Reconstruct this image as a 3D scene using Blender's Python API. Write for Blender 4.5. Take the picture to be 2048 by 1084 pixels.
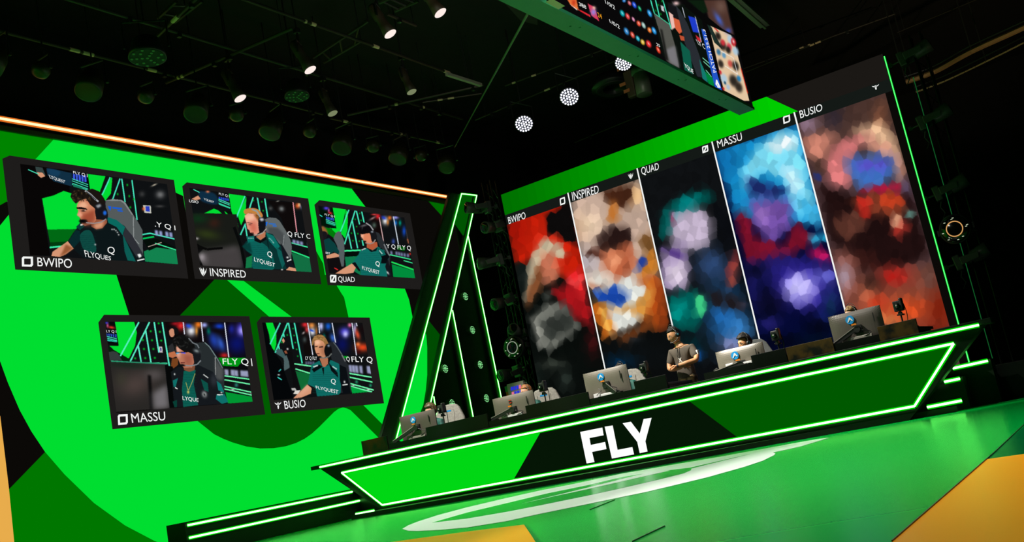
import bpy, bmesh, math, random
import numpy as np
from mathutils import Vector, Matrix
for o in list(bpy.data.objects): bpy.data.objects.remove(o)
SC = bpy.context.scene; COL = SC.collection
# ---------------------------------------------------------------- camera
YAW, PITCH, ROLL, FPX, H = -0.56262748, 0.17991243, -0.19541465, 2010.68562, 0.5
def cam_rows():
    f = np.array([math.sin(YAW)*math.cos(PITCH), math.cos(YAW)*math.cos(PITCH), math.sin(PITCH)])
    r = np.array([math.cos(YAW), -math.sin(YAW), 0.]); u = np.cross(r, f)
    c, s = math.cos(ROLL), math.sin(ROLL)
    return np.array([c*r+s*u, s*r-c*u, f])            # right, down, forward
RR = cam_rows(); CC = np.array([0, 0, H])
cd = bpy.data.cameras.new('camera'); cam = bpy.data.objects.new('camera', cd); COL.objects.link(cam)
cd.sensor_fit = 'HORIZONTAL'; cd.sensor_width = 36; cd.lens = 36*FPX/2048; cd.clip_end = 200
cam.matrix_world = Matrix([[RR[0][i], -RR[1][i], -RR[2][i], CC[i]] for i in range(3)]+[[0, 0, 0, 1]])
SC.camera = cam
SC.view_settings.view_transform = 'Standard'; SC.view_settings.look = 'None'
SC.view_settings.gamma = 1; SC.view_settings.use_curve_mapping = False
SC.view_settings.exposure = 0.0
w = bpy.data.worlds.new('world'); SC.world = w; w.use_nodes = True
w.node_tree.nodes['Background'].inputs[0].default_value = (.004, .006, .004, 1)
w.node_tree.nodes['Background'].inputs[1].default_value = .35
try: SC.cycles.sample_clamp_indirect = 4
except Exception: pass
def spot(name, loc, aim, power, deg=40, blend=.5, col=(1, .93, .82), rad=.08):
    l = bpy.data.lights.new(name, 'SPOT'); l.energy = power; l.spot_size = math.radians(deg); l.spot_blend = blend
    l.color = col; l.shadow_soft_size = rad
    o = bpy.data.objects.new(name, l); COL.objects.link(o); o.location = loc
    o.rotation_euler = (Vector(aim)-Vector(loc)).to_track_quat('-Z', 'Y').to_euler(); return o
XL, YW, YF, FZ, PZ = -14.1, 18.0, 14.0, -.03, .45      # left screen, rear screen, counter face, floor, platform
def P(x, y, ax, val):                                  # a traced point on a known plane of the room
    d = RR.T @ np.array([(x-1024)/FPX, (y-542)/FPX, 1]); a = 'XYZ'.index(ax)
    return CC+d*(val-CC[a])/d[a]
def PX(p):
    v = (np.asarray(p, float)-CC) @ RR.T
    return np.stack([1024+FPX*v[..., 0]/v[..., 2], 542+FPX*v[..., 1]/v[..., 2]], -1)
# key lights of the rig (profile spots hanging over the hall)
KEYS = [(-11.9, 11.6, 7.35), (-10.7, 12.0, 7.5), (-9.1, 12.4, 7.5), (-8.1, 12.4, 7.5)]
spot('profile_beam', KEYS[0], (-12.3, 14.9, 1.4), 3600, 30)
spot('profile_beam', KEYS[1], (-9.9, 14.9, 1.4), 3400, 30)
spot('profile_beam', KEYS[2], (-7.3, 15.1, 1.6), 4200, 34)
spot('profile_beam', KEYS[3], (-4.6, 14.9, 1.4), 4200, 34)
spot('floor_wash', (-9.5, 9.5, 7.8), (-8.0, 9.5, 0), 2100, 95, 1, (1, 1, .95), .3)
spot('floor_wash', (-4.0, 9.0, 7.8), (-3.8, 9.0, 0), 2100, 95, 1, (1, 1, .95), .3)
spot('floor_wash', (-1.0, 6.5, 7.0), (-.8, 6.3, 0), 1300, 95, 1, (1, .97, .9), .3)
spot('added_rail_fill', (3.5, 13, .6), (-.5, 21.5, 6.8), 1500, 40, .8, (1, .75, .45), .2)  # unseen spot added to brighten the curved rails
spot('added_grid_fill', (-5.2, 9.5, 5.4), (-6.5, 17, 8.6), 260, 120, 1, (1, .95, .85), .2)  # added fill without a fixture, lifts the overhead pipes
# ---------------------------------------------------------------- materials
def lin(c): return [((v/255+.055)/1.055)**2.4 if v > 10.3 else v/255/12.92 for v in c]
MATS = {}
def diff(name, c, rough=.5, metal=0., noise=0., c2=None, nscale=6., spec=.5, ior=1.5):
    if name in MATS: return MATS[name]
    m = bpy.data.materials.new(name); m.use_nodes = True; nt = m.node_tree; b = nt.nodes['Principled BSDF']
    c = lin(c); b.inputs['Base Color'].default_value = (*c, 1); b.inputs['Roughness'].default_value = rough
    b.inputs['Metallic'].default_value = metal; b.inputs['Specular IOR Level'].default_value = spec; b.inputs['IOR'].default_value = ior
    tc = nt.nodes.new('ShaderNodeTexCoord'); nz = nt.nodes.new('ShaderNodeTexNoise'); nz.inputs['Scale'].default_value = nscale
    nz.inputs['Detail'].default_value = 4
    nt.links.new(tc.outputs['Object'], nz.inputs['Vector'])
    if c2 is not None or noise:
        rp = nt.nodes.new('ShaderNodeValToRGB')
        rp.color_ramp.elements[0].color = (*[v*(1-noise) for v in c], 1)
        rp.color_ramp.elements[1].color = (*(lin(c2) if c2 is not None else [min(1, v*(1+noise)) for v in c]), 1)
        rp.color_ramp.elements[0].position = .42; rp.color_ramp.elements[1].position = .58
        nt.links.new(nz.outputs['Fac'], rp.inputs[0]); nt.links.new(rp.outputs[0], b.inputs['Base Color'])
    if ior < 1.2:
        nz.inputs['Detail'].default_value = 1
        if c2 is not None or noise: rp.color_ramp.elements[0].position = .1; rp.color_ramp.elements[1].position = .9
        MATS[name] = m; return m
    mp = nt.nodes.new('ShaderNodeMapRange'); mp.inputs['To Min'].default_value = max(0, rough-.05); mp.inputs['To Max'].default_value = min(1, rough+.08)
    nt.links.new(nz.outputs['Fac'], mp.inputs['Value']); nt.links.new(mp.outputs[0], b.inputs['Roughness'])
    MATS[name] = m; return m
def emit(name, c=None, s=1., lino=None, light=True, attr=False):
    if name in MATS: return MATS[name]
    m = bpy.data.materials.new(name); m.use_nodes = True; nt = m.node_tree; nt.nodes.clear()
    e = nt.nodes.new('ShaderNodeEmission'); o = nt.nodes.new('ShaderNodeOutputMaterial')
    if attr:
        a = nt.nodes.new('ShaderNodeVertexColor'); a.layer_name = 'Col'; nt.links.new(a.outputs[0], e.inputs[0])
    else: e.inputs[0].default_value = (*(lino or lin(c)), 1)
    e.inputs[1].default_value = s; nt.links.new(e.outputs[0], o.inputs[0])
    if not light: m.cycles.emission_sampling = 'NONE'
    MATS[name] = m; return m
BLACK = diff('black_paint', (22, 23, 22), .55); MATTE = diff('black_drape', (12, 12, 12), .9)
GLOSS = diff('black_gloss_laminate', (7, 11, 8), .35, spec=.2); METAL = diff('dark_steel', (70, 70, 68), .4, .9)
GREYM = diff('grey_plastic', (150, 146, 138), .45); DARKM = diff('dark_plastic', (30, 31, 31), .4)
LED = emit('green_neon_core', lino=(1.5, 11, 1.4)); LEDG = emit('green_neon_glow', lino=(.0, .62, .0), light=False)  # second material paints the green glow around the tube
WHITE = emit('screen_white', (245, 247, 245)); SCR = emit('screen_picture', attr=True, light=False)
G1 = emit('screen_green', (0, 222, 48)); G2 = emit('screen_dark_green', (0, 92, 0)); GB = emit('screen_black', (11, 9, 7))
G3 = emit('screen_mid_green', (0, 132, 0)); G4 = emit('screen_deep_green', (0, 75, 2))
FR = emit('screen_charcoal', (30, 28, 27)); OR_ = emit('screen_amber', (232, 172, 76))
# ---------------------------------------------------------------- mesh builder
class MB:
    def __init__(s): s.v = []; s.f = []; s.m = []; s.k = 0
    def add(s, vs, fs):
        n = len(s.v); s.v += [tuple(map(float, q)) for q in vs]; s.f += [tuple(i+n for i in f) for f in fs]; s.m += [s.k]*len(fs); return s
    def mat(s, k): s.k = k; return s
    def box(s, c, d, R=None, top=None):
        hx, hy, hz = d[0]/2, d[1]/2, d[2]/2; t = top or (1, 1); vs = []
        for z, q in ((-hz, (1, 1)), (hz, t)):
            for x, y in ((-1, -1), (1, -1), (1, 1), (-1, 1)): vs.append(Vector((x*hx*q[0], y*hy*q[1], z)))
        if R is not None: vs = [R @ v for v in vs]
        return s.add([v+Vector(c) for v in vs], [(0, 3, 2, 1), (4, 5, 6, 7), (0, 1, 5, 4), (1, 2, 6, 5), (2, 3, 7, 6), (3, 0, 4, 7)])
    def box2(s, a, b): return s.box([(a[i]+b[i])/2 for i in range(3)], [abs(a[i]-b[i]) for i in range(3)])
    def poly(s, pts): return s.add(pts, [tuple(range(len(pts)))])
    def prism(s, pts, ext):
        n = len(pts); e = Vector(ext); p = [Vector(q) for q in pts]
        return s.add(p+[q+e for q in p], [tuple(range(n-1, -1, -1)), tuple(range(n, 2*n))]+[(i, (i+1) % n, n+(i+1) % n, n+i) for i in range(n)])
    def tube(s, a, b, r, n=10, r2=None, cap=True):
        a = Vector(a); b = Vector(b); r2 = r if r2 is None else r2; d = (b-a).normalized()
        u = d.orthogonal().normalized(); v = d.cross(u); vs = []
        for c, q in ((a, r), (b, r2)):
            for i in range(n): t = 2*math.pi*i/n; vs.append(c+(u*math.cos(t)+v*math.sin(t))*q)
        fs = [(i, (i+1) % n, n+(i+1) % n, n+i) for i in range(n)]
        if cap: fs += [tuple(range(n-1, -1, -1)), tuple(range(n, 2*n))]
        return s.add(vs, fs)
    def path(s, pts, r, n=6):
        for a, b in zip(pts, pts[1:]): s.tube(a, b, r, n)
        return s
    def lathe(s, c, axis, prof, n=20):
        c = Vector(c); d = Vector(axis).normalized(); u = d.orthogonal().normalized(); v = d.cross(u); vs = []
        for h, r in prof:
            for i in range(n): t = 2*math.pi*i/n; vs.append(c+d*h+(u*math.cos(t)+v*math.sin(t))*max(r, 1e-4))
        k = len(prof); fs = [(j*n+i, j*n+(i+1) % n, (j+1)*n+(i+1) % n, (j+1)*n+i) for j in range(k-1) for i in range(n)]
        fs += [tuple(range(n-1, -1, -1)), tuple(range((k-1)*n, k*n))]
        return s.add(vs, fs)
    def ball(s, c, r, n=12, fn=None):
        r = (r, r, r) if not hasattr(r, '__len__') else r; vs = []; fs = []
        for j in range(n+1):
            for i in range(2*n):
                th = math.pi*j/n; ph = math.pi*i/n
                q = Vector((math.sin(th)*math.cos(ph), math.sin(th)*math.sin(ph), math.cos(th)))
                if fn: q = fn(q)
                vs.append((c[0]+q[0]*r[0], c[1]+q[1]*r[1], c[2]+q[2]*r[2]))
        for j in range(n):
            for i in range(2*n): fs.append((j*2*n+i, (j+1)*2*n+i, (j+1)*2*n+(i+1) % (2*n), j*2*n+(i+1) % (2*n)))
        return s.add(vs, fs)
def wloc(o):
    l = Vector((0, 0, 0))
    while o: l += o.location; o = o.parent
    return l
def put(o, label=None, cat=None, group=None, kind=None):
    if label: o['label'] = label
    if cat: o['category'] = cat
    if group: o['group'] = group
    if kind: o['kind'] = kind
    return o
def obj(name, mb, mats, parent=None, smooth=False, bevel=0):
    me = bpy.data.meshes.new(name); me.from_pydata(mb.v, [], mb.f)
    mats = mats if isinstance(mats, (list, tuple)) else [mats]
    for m in mats: me.materials.append(m)
    if len(mats) > 1: me.polygons.foreach_set('material_index', mb.m)
    bm = bmesh.new(); bm.from_mesh(me); bmesh.ops.remove_doubles(bm, verts=bm.verts, dist=1e-5)
    if not getattr(mb, 'keep', 0): bmesh.ops.recalc_face_normals(bm, faces=bm.faces)
    bm.to_mesh(me); bm.free()
    if smooth: me.polygons.foreach_set('use_smooth', [True]*len(me.polygons))
    o = bpy.data.objects.new(name, me); COL.objects.link(o)
    if parent:
        off = wloc(parent); me.transform(Matrix.Translation(-off)); o.parent = parent
    if bevel:
        b = o.modifiers.new('bevel', 'BEVEL'); b.width = bevel; b.segments = 2; b.limit_method = 'ANGLE'
    return o
def thing(name, label, cat, loc=(0, 0, 0), group=None):
    o = bpy.data.objects.new(name, None); COL.objects.link(o); o.location = loc; o.empty_display_size = .1
    return put(o, label, cat, group)
def struct(name, mb, m): return put(obj(name, mb, m), kind='structure')
def dup(root, loc, rz=None, label=None, group=None):
    def cp(o, par):
        c = o.copy(); COL.objects.link(c)
        if par: c.parent = par
        for k in o.children: cp(k, c)
        return c
    r = cp(root, None); r.location = loc
    if rz is not None: r.rotation_euler = (rz if hasattr(rz, '__len__') else (0, 0, rz))
    if label: r['label'] = label
    if group: r['group'] = group
    return r
TXT = {}
def text_geo(s):
    if s not in TXT:
        c = bpy.data.curves.new('t', 'FONT'); c.body = s; c.resolution_u = 4; c.offset = 0
        o = bpy.data.objects.new('t', c); COL.objects.link(o)
        bpy.context.view_layer.update()
        me = bpy.data.meshes.new_from_object(o.evaluated_get(bpy.context.evaluated_depsgraph_get()))
        v = np.array([q.co[:2] for q in me.vertices]); f = [tuple(p.vertices) for p in me.polygons]
        lo, hi = v.min(0), v.max(0); TXT[s] = ((v-lo)/(hi-lo), f)
        bpy.data.objects.remove(o); bpy.data.meshes.remove(me); bpy.data.curves.remove(c)
    return TXT[s]
def text_on(mb, s, quad):       # quad: TL TR BR BL points in space
    v, f = text_geo(s); TL, TR, BR, BL = [np.array(q) for q in quad]
    x = v[:, :1]; y = v[:, 1:]
    p = (1-y)*((1-x)*TL+x*TR)+y*((1-x)*TL+x*TR)*0 if False else y*((1-x)*TL+x*TR)+(1-y)*((1-x)*BL+x*BR)
    mb.add([tuple(q) for q in p], f); mb.keep = 1; return mb
def crop(ox, oy, s): return lambda *a: [(ox+s*a[i], oy+s*a[i+1]) for i in range(0, len(a), 2)]
def smooth_pts(pts, n=5, closed=True):
    p = [np.array(q, float) for q in pts]; N = len(p); out = []
    for i in range(N if closed else N-1):
        g = lambda k: p[k % N] if closed else p[min(max(k, 0), N-1)]
        a, b, c, d = g(i-1), g(i), g(i+1), g(i+2)
        for j in range(n):
            t = j/n; out.append(.5*((2*b)+(c-a)*t+(2*a-5*b+4*c-d)*t*t+(3*b-a-3*c+d)*t**3))
    if not closed: out.append(p[-1])
    return [tuple(q) for q in out]
# ---------------------------------------------------------------- picture canvas (content shown on the screens)
class Canvas:
    def __init__(s, x0, y0, x1, y1, sc=2., bg=(8, 8, 8)):
        s.o = (x0, y0); s.s = sc; s.h = int((y1-y0)*sc); s.w = int((x1-x0)*sc)
        s.a = np.zeros((s.h, s.w, 3))+np.array(bg, float)
        s.c = lambda *a: [(a[i], a[i+1]) for i in range(0, len(a), 2)]
    def _mask(s, pts, soft):
        p = (np.array(pts, float)-s.o)*s.s; m = int(soft*s.s*3)+2
        x0 = max(0, int(p[:, 0].min())-m); x1 = min(s.w, int(p[:, 0].max())+m+1)
        y0 = max(0, int(p[:, 1].min())-m); y1 = min(s.h, int(p[:, 1].max())+m+1)
        if x1 <= x0 or y1 <= y0: return None
        X, Y = np.meshgrid(np.arange(x0, x1)+.5, np.arange(y0, y1)+.5); M = np.zeros(X.shape, bool); n = len(p)
        for i in range(n):
            ax, ay = p[i]; bx, by = p[(i+1) % n]
            if ay == by: continue
            M ^= ((ay > Y) != (by > Y)) & (X < (bx-ax)*(Y-ay)/(by-ay)+ax)
        M = M.astype(float)
        k = int(soft*s.s)
        if k > 0:
            for _ in range(3):
                for ax in (0, 1):
                    pad = [(0, 0), (0, 0)]; pad[ax] = (k+1, k); c = np.cumsum(np.pad(M, pad), ax)
                    M = (c.take(range(2*k+1, c.shape[ax]), ax)-c.take(range(0, c.shape[ax]-2*k-1), ax))/(2*k+1)
        return M, slice(y0, y1), slice(x0, x1)
    def poly(s, col, pts, soft=0., al=1., sm=False):
        if not isinstance(pts[0], tuple): pts = s.c(*pts)
        if sm: pts = smooth_pts(pts)
        r = s._mask(pts, soft)
        if r:
            M, a, b = r; M = (M*al)[..., None]; s.a[a, b] = s.a[a, b]*(1-M)+np.array(col, float)*M
    def line(s, col, pts, w, al=1., soft=0.):
        if not isinstance(pts[0], tuple): pts = s.c(*pts)
        for (ax, ay), (bx, by) in zip(pts, pts[1:]):
            L = math.hypot(bx-ax, by-ay) or 1; nx, ny = -(by-ay)/L*w/2, (bx-ax)/L*w/2
            s.poly(col, [(ax+nx, ay+ny), (bx+nx, by+ny), (bx-nx, by-ny), (ax-nx, ay-ny)], soft, al)
    def blob(s, col, cx, cy, rx, ry=None, ang=0, al=1., hard=1.):
        ry = ry or rx; (cx, cy), = s.c(cx, cy); k = getattr(s, 'k', 1); rx *= k; ry *= k
        R = max(rx, ry)*2.2; X0 = max(0, int((cx-R-s.o[0])*s.s)); X1 = min(s.w, int((cx+R-s.o[0])*s.s))
        Y0 = max(0, int((cy-R-s.o[1])*s.s)); Y1 = min(s.h, int((cy+R-s.o[1])*s.s))
        if X1 <= X0 or Y1 <= Y0: return
        X, Y = np.meshgrid(np.arange(X0, X1)/s.s+s.o[0]-cx, np.arange(Y0, Y1)/s.s+s.o[1]-cy)
        c, n = math.cos(math.radians(ang)), math.sin(math.radians(ang))
        d = ((X*c+Y*n)/rx)**2+((-X*n+Y*c)/ry)**2
        M = (al*np.exp(-(d**hard)*1.2))[..., None]
        s.a[Y0:Y1, X0:X1] = s.a[Y0:Y1, X0:X1]*(1-M)+np.array(col, float)*M
    def frame(s, c, k): s.c = c; s.k = k
    def sample(s, q):
        u = np.clip((q[:, 0]-s.o[0])*s.s-.5, 0, s.w-1.001); v = np.clip((q[:, 1]-s.o[1])*s.s-.5, 0, s.h-1.001)
        i = u.astype(int); j = v.astype(int); fu = (u-i)[:, None]; fv = (v-j)[:, None]; A = s.a
        r = (A[j, i]*(1-fu)+A[j, i+1]*fu)*(1-fv)+(A[j+1, i]*(1-fu)+A[j+1, i+1]*fu)*fv
        r = np.clip(r/255, 0, 1); return np.where(r > .0405, ((r+.055)/1.055)**2.4, r/12.92)
def grid_screen(name, parent, can, origin, du, dv, nu, nv, clip=None):
    """flat screen sheet: origin + u*du + v*dv, colours of the canvas stored per point"""
    U, V = np.meshgrid(np.linspace(0, 1, nu), np.linspace(0, 1, nv)); U = U.ravel()[:, None]; V = V.ravel()[:, None]
    p = np.array(origin)+U*np.array(du)+V*np.array(dv); c = can.sample(PX(p))
    off = np.array(wloc(parent)) if parent else 0
    me = bpy.data.meshes.new(name); n = nu*nv; i = np.arange(n).reshape(nv, nu)
    q = np.stack([i[:-1, :-1], i[:-1, 1:], i[1:, 1:], i[1:, :-1]], -1).reshape(-1, 4)
    me.vertices.add(n); me.vertices.foreach_set('co', (p-off).ravel().astype(np.float32))
    me.loops.add(q.size); me.loops.foreach_set('vertex_index', q.ravel().astype(np.int32))
    me.polygons.add(len(q)); me.polygons.foreach_set('loop_start', np.arange(0, q.size, 4, dtype=np.int32))
    me.update(calc_edges=True)
    a = me.color_attributes.new('Col', 'FLOAT_COLOR', 'POINT')
    a.data.foreach_set('color', np.hstack([c, np.ones((n, 1))]).ravel().astype(np.float32))
    me.materials.append(SCR); o = bpy.data.objects.new(name, me); COL.objects.link(o)
    if parent: o.parent = parent
    return o
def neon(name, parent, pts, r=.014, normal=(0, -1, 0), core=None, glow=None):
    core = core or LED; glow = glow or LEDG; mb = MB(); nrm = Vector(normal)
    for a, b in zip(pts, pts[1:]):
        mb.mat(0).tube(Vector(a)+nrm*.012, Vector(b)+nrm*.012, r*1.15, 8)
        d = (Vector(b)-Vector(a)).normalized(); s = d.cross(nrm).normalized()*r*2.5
        mb.mat(1).prism([Vector(a)-s, Vector(b)-s, Vector(b)+s, Vector(a)+s], nrm*.012)  # wider emissive slab imitates the glow beside the core
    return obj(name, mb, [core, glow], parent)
#PART2
# ---------------------------------------------------------------- the hall
struct('wall_back', MB().box2((-17, 33.8, FZ), (9, 34, 9.6)), MATTE)
struct('wall_left', MB().box2((-15.2, -2, FZ), (-15, 33.8, 9.6)), MATTE)
struct('wall_right', MB().box2((8.8, -2, FZ), (9, 33.8, 9.6)), MATTE)
struct('ceiling', MB().box2((-17, -2, 9.4), (9, 34, 9.6)), diff('black_ceiling', (6, 6, 6), .9))
VG = diff('green_vinyl', (0, 138, 50), .22, noise=.03, nscale=.7, spec=.5, ior=1.08); VW = diff('white_vinyl', (240, 242, 238), .3, spec=.5, ior=1.08)
VY = diff('amber_vinyl', (226, 150, 30), .3, noise=.02, nscale=.6, spec=.5, ior=1.08); VD = diff('dark_green_vinyl', (0, 84, 40), .25, spec=.5, ior=1.08)
VS = diff('vinyl_seam', (30, 60, 25), .5)
fl = MB(); fl.mat(0).box2((-15, -2, FZ-.1), (8.8, 33.8, FZ))
def fpoly(pts, k, lv, sm=False):
    pts = smooth_pts(pts, 6) if sm else pts
    fl.mat(k).prism([P(x, y, 'Z', FZ) for x, y in pts][::1], (0, 0, .0015*lv))
fpoly([(700, 1096), (785, 1084), (934, 1063.4), (1048, 1049.4), (1062, 1070), (1100, 1130), (700, 1180)], 2, 1)
fpoly([(1048, 1049.4), (1054, 1050), (1082, 1084), (1100, 1110), (1100, 1130), (1062, 1070)], 3, 2)
fpoly([(1700, 1158), (1784.7, 1084), (1975, 918.5), (2048, 908.3), (2250, 880), (2250, 1158)], 2, 1)
fpoly([(1975, 918.5), (2048, 908.3), (2250, 880), (2250, 800), (2048, 853)], 3, 1)
outer = [(804.6, 1058.2), (816.7, 1062), (836, 1062.4), (875, 1060.7), (934, 1055.6), (1012, 1043), (1080, 1028), (1172, 1009.2), (1294, 984), (1416, 954.7), (1489.4, 934), (1526, 921.8), (1548, 910.8), (1551, 907.5), (1546, 905), (1561, 902), (1602, 893), (1657.7, 876.3), (1640, 878), (1594, 885.8), (1550, 894), (1489, 905), (1440, 914), (1416, 918), (1343, 930.3), (1245, 947.4), (1147.6, 968.2), (1080, 981.4), (1012, 996.6), (934, 1015), (875.3, 1030.8), (836, 1043.5), (816.7, 1051)]
fpoly(outer, 1, 2)
hole = [(864.6, 1045.9), (934, 1037.7), (1012, 1024.4), (1080, 1011.3), (1172, 992.6), (1245, 976.7), (1318.5, 959.6), (1367.3, 947.4), (1382, 941), (1383, 937.5), (1500, 908.6), (1380, 936), (1343, 940.5), (1294, 947), (1245, 954.5), (1172, 971.8), (1098.8, 986.5), (1050, 998.2), (1012, 1007.4), (934, 1026)]
fpoly(hole, 0, 3)
fpoly([(1043, 1008.4), (1110, 993), (1172, 980), (1260, 960), (1340, 942), (1300, 945), (1172, 977)], 1, 4)
for a, b in (((1784.7, 1084), (1990, 905)), ((1990, 905), (2048, 850)), ((1265, 1084), (1330, 1053)), ((1180, 1020), (1230, 1000))):
    p, q = Vector(P(*a, 'Z', FZ)), Vector(P(*b, 'Z', FZ)); s = (q-p).cross(Vector((0, 0, 1))).normalized()*.0022
    fl.mat(4).prism([p-s, q-s, q+s, p+s], (0, 0, .007))
struct('floor', fl, [VG, VW, VY, VD, VS])
# raised platform behind the counter and on to the right
pf = MB(); pf.box2((-13.3, YF+.27, FZ), (-3.25, 21.7, PZ-.002)); pf.box2((-3.25, 15.1, FZ), (8.7, 21.7, PZ-.002)); put(obj('stage_platform', pf, GLOSS), 'low black platform the players\' desk and rear screen stand on', 'stage')
# ---------------------------------------------------------------- counter
ct = thing('stage_counter', 'long black stage front with neon outlined trapezoid screen and white lettering', 'counter', (-7.95, YF, FZ))
def F(x, y, Y=YF): return P(x, y, 'Y', Y)
xl, xr = F(644.7, 932.4)[0], F(1960, 651.4)[0]
b = MB(); b.prism([(xl-.15, YF+.02, 1.03), (xr+.1, YF+.02, 1.03), (xr-1.15, YF+.02, FZ), (xl+1.35, YF+.02, FZ)], (0, .23, 0)); CBK = diff('counter_black_green_lit', (6, 26, 7), .6, spec=.2); obj('body', b, CBK, ct)  # black paint with green neon light mixed into its base colour
b = MB(); b.box2((xl-.25, YF-.06, .985), (xr+.15, YF+.25, 1.055)); obj('top_ledge', b, CBK, ct, bevel=.006)
TL, TR, BR, BL = F(684, 944), F(1908.5, 689), F(1828.4, 809.1), F(766, 1012)
zt = (TL[2]+TR[2])/2; zb = (BL[2]+BR[2])/2
for q in (TL, TR): q[2] = zt
BL[2] = zb-.01; BR[2] = zb+.01
zl = (F(644.7, 932.4)[2]+F(1960, 651.4)[2])/2
neon('top_neon_strip', ct, [(xl, YF-.06, zl+.012), (xr, YF-.06, zl-.012)], .0125)
neon('neon_outline', ct, [TL, TR, BR, BL, TL], .0125)
sc = MB(); sc.keep = 1
def fp(k, pts, lv):
    sc.mat(k).poly([F(x, y, YF+.012-.003*lv) for x, y in pts])
sc.mat(0).poly([q+np.array([0, .013, 0]) for q in (TL, TR, BR, BL)])
fp(1, [(686, 944.5), (1083, 861), (1026, 961), (767, 1010.5)], 1)
fp(2, [(1376.9, 801), (1904, 691), (1826, 808), (1477, 876)], 1)
obj('trapezoid_screen', sc, [emit('counter_black', (6, 22, 6)), emit('counter_green', (0, 215, 20)), emit('counter_deep_green', (0, 88, 0))], ct)
lt = MB(); C5 = crop(1050, 840, .2441)
for L in ([452, 98, 632, 62, 643, 125, 527, 148, 537, 205, 655, 180, 666, 238, 548, 262, 568, 345, 505, 356], [653, 55, 717, 45, 757, 245, 878, 222, 892, 282, 712, 316], [800, 27, 866, 14, 940, 112, 972, -8, 1036, -18, 985, 175, 1003, 258, 940, 272, 920, 180]):
    lt.prism([F(x, y, YF-.004) for x, y in C5(*L)], (0, .006, 0))
obj('lettering', lt, emit('lettering_white', (255, 255, 255), 1.05), ct)
# plinth following the floor edge
pb = [P(703.4, 1039.6, 'Z', FZ), P(912, 1004, 'Z', FZ), P(1300, 934.6, 'Z', FZ), P(1550, 888.8, 'Z', FZ), P(1851, 830.8, 'Z', FZ), P(1946, 811.5, 'Z', FZ)]
pb = [np.array([q[0], min(q[1], 14.1), FZ]) for q in pb]
b = MB(); b.prism([tuple(q) for q in pb]+[(pb[-1][0]-.3, YF+.2, FZ), (pb[0][0]+.3, YF+.2, FZ)], (0, 0, .075)); obj('plinth', b, CBK, ct)
for a, c in (((712.4, 1028), (749, 1021)), ((1854.8, 814.4), (1923.8, 801))):
    y = 13.7 if a[0] < 1000 else 14.0
    neon('plinth_neon_strip', ct, [P(*a, 'Y', y), P(*c, 'Y', y)], .013)
# side step bench along the left screen
XB = P(600, 1062, 'Z', FZ)[0]
def Bx(x, y): return P(x, y, 'X', XB)
bt = thing('side_step_bench', 'black two line neon step bench along the left screen', 'step', (XB, 12, FZ))
y0 = Bx(371, 1060)[1]; zt2 = .5
b = MB(); b.box2((XB-.45, y0, FZ), (XB, YF+1.2, zt2)); obj('body', b, CBK, bt)
neon('neon_strip', bt, [Bx(374.3, 1050.7), Bx(703.6, 983.7)], .0125, (1, 0, 0))
neon('neon_strip', bt, [Bx(377.6, 1075.9), Bx(723.9, 1000.2)], .0125, (1, 0, 0))
# steps at the right end
st = thing('side_steps', 'black steps with two short neon edges at the right end of the counter', 'steps', (-1.9, 15, FZ))
for (a, c, y, z0) in (((1906.3, 737.7), (1975.8, 721.5), 14.7, .0), ((1888.9, 763.7), (1920.1, 757.2), 14.45, .0)):
    p, q = P(*a, 'Y', y), P(*c, 'Y', y); q[2] = p[2] = (p[2]+q[2])/2 if y > 14.5 else p[2]
    q = P(*c, 'Y', y)
    b = MB(); b.box2((-3.2, y+.015, FZ), (q[0]+.03, y+.3, max(p[2], q[2])+.02)); obj('step', b, CBK, st)
    neon('neon_strip', st, [p, q], .013)
# ---------------------------------------------------------------- left video wall
vw = thing('video_wall', 'huge green video wall on the left showing five player camera windows', 'video wall', (XL, 13, FZ))
def W(x, y, lv=0): p = P(x, y, 'X', XL); p[0] = XL+.003*lv; return p
def Wc(x, y, lv=0): p = W(x, y, lv); p[1] = min(p[1], ye); p[2] = min(p[2], 6.92); return p
ye = W(899.4, 397.4)[1]; zs = W(500, 327.5)[2]
b = MB(); b.box2((XL-.25, -1.5, FZ+.02), (XL-.01, ye, zs-.06)); obj('cabinet', b, BLACK, vw)
ztop = W(400, 327)[2]
ga = MB(); ga.keep = 1
def wp(k, lv, *a, sm=False):
    pts = [(a[i], a[i+1]) for i in range(0, len(a), 2)]
    if sm: pts = smooth_pts(pts, 4)
    ga.mat(k).poly([Wc(x, y, lv) for x, y in pts])
ztop = 6.92
ga.mat(0).poly([(XL, -1.4, FZ+.02), (XL, ye, FZ+.02), (XL, ye, ztop), (XL, -1.4, ztop)])
wp(2, 1, -400, 900, -60, 560, 0, 722.6, 15.6, 765.6, 39, 820, 62.6, 863, 90, 904, 17.6, 978.7, 0, 832)
wp(3, 1, 90, 904, 129, 949, 187.7, 1006, 250, 1051, 309, 1082, 325, 1088, 370, 1071, 400, 1120, 400, 1250, 28, 1250, 17.6, 978.7)  # darker green field of the wall graphic
wp(4, 2, -300, 700, 0, 832, 17.6, 978.7, 28, 1084, 60, 1250, -300, 1250)
wp(5, 1, -300, 180, 0, 250, 109, 274, 106.6, 278.8, 71.7, 317.5, 40, 340, 13.6, 402.8, 0, 410.5, -300, 500)
wp(2, 1, -300, 520, 0, 410.5, 13.6, 402.8, 30, 414, 0, 451, -60, 560, -300, 800)
wp(2, 1, 231, 545, 429.8, 545, 429.8, 558, 380, 610, 360.5, 630, 350, 660, 268, 660, 258, 630)
wp(2, 1, 350.5, 385, 366, 392, 395, 570, 370, 575)
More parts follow.
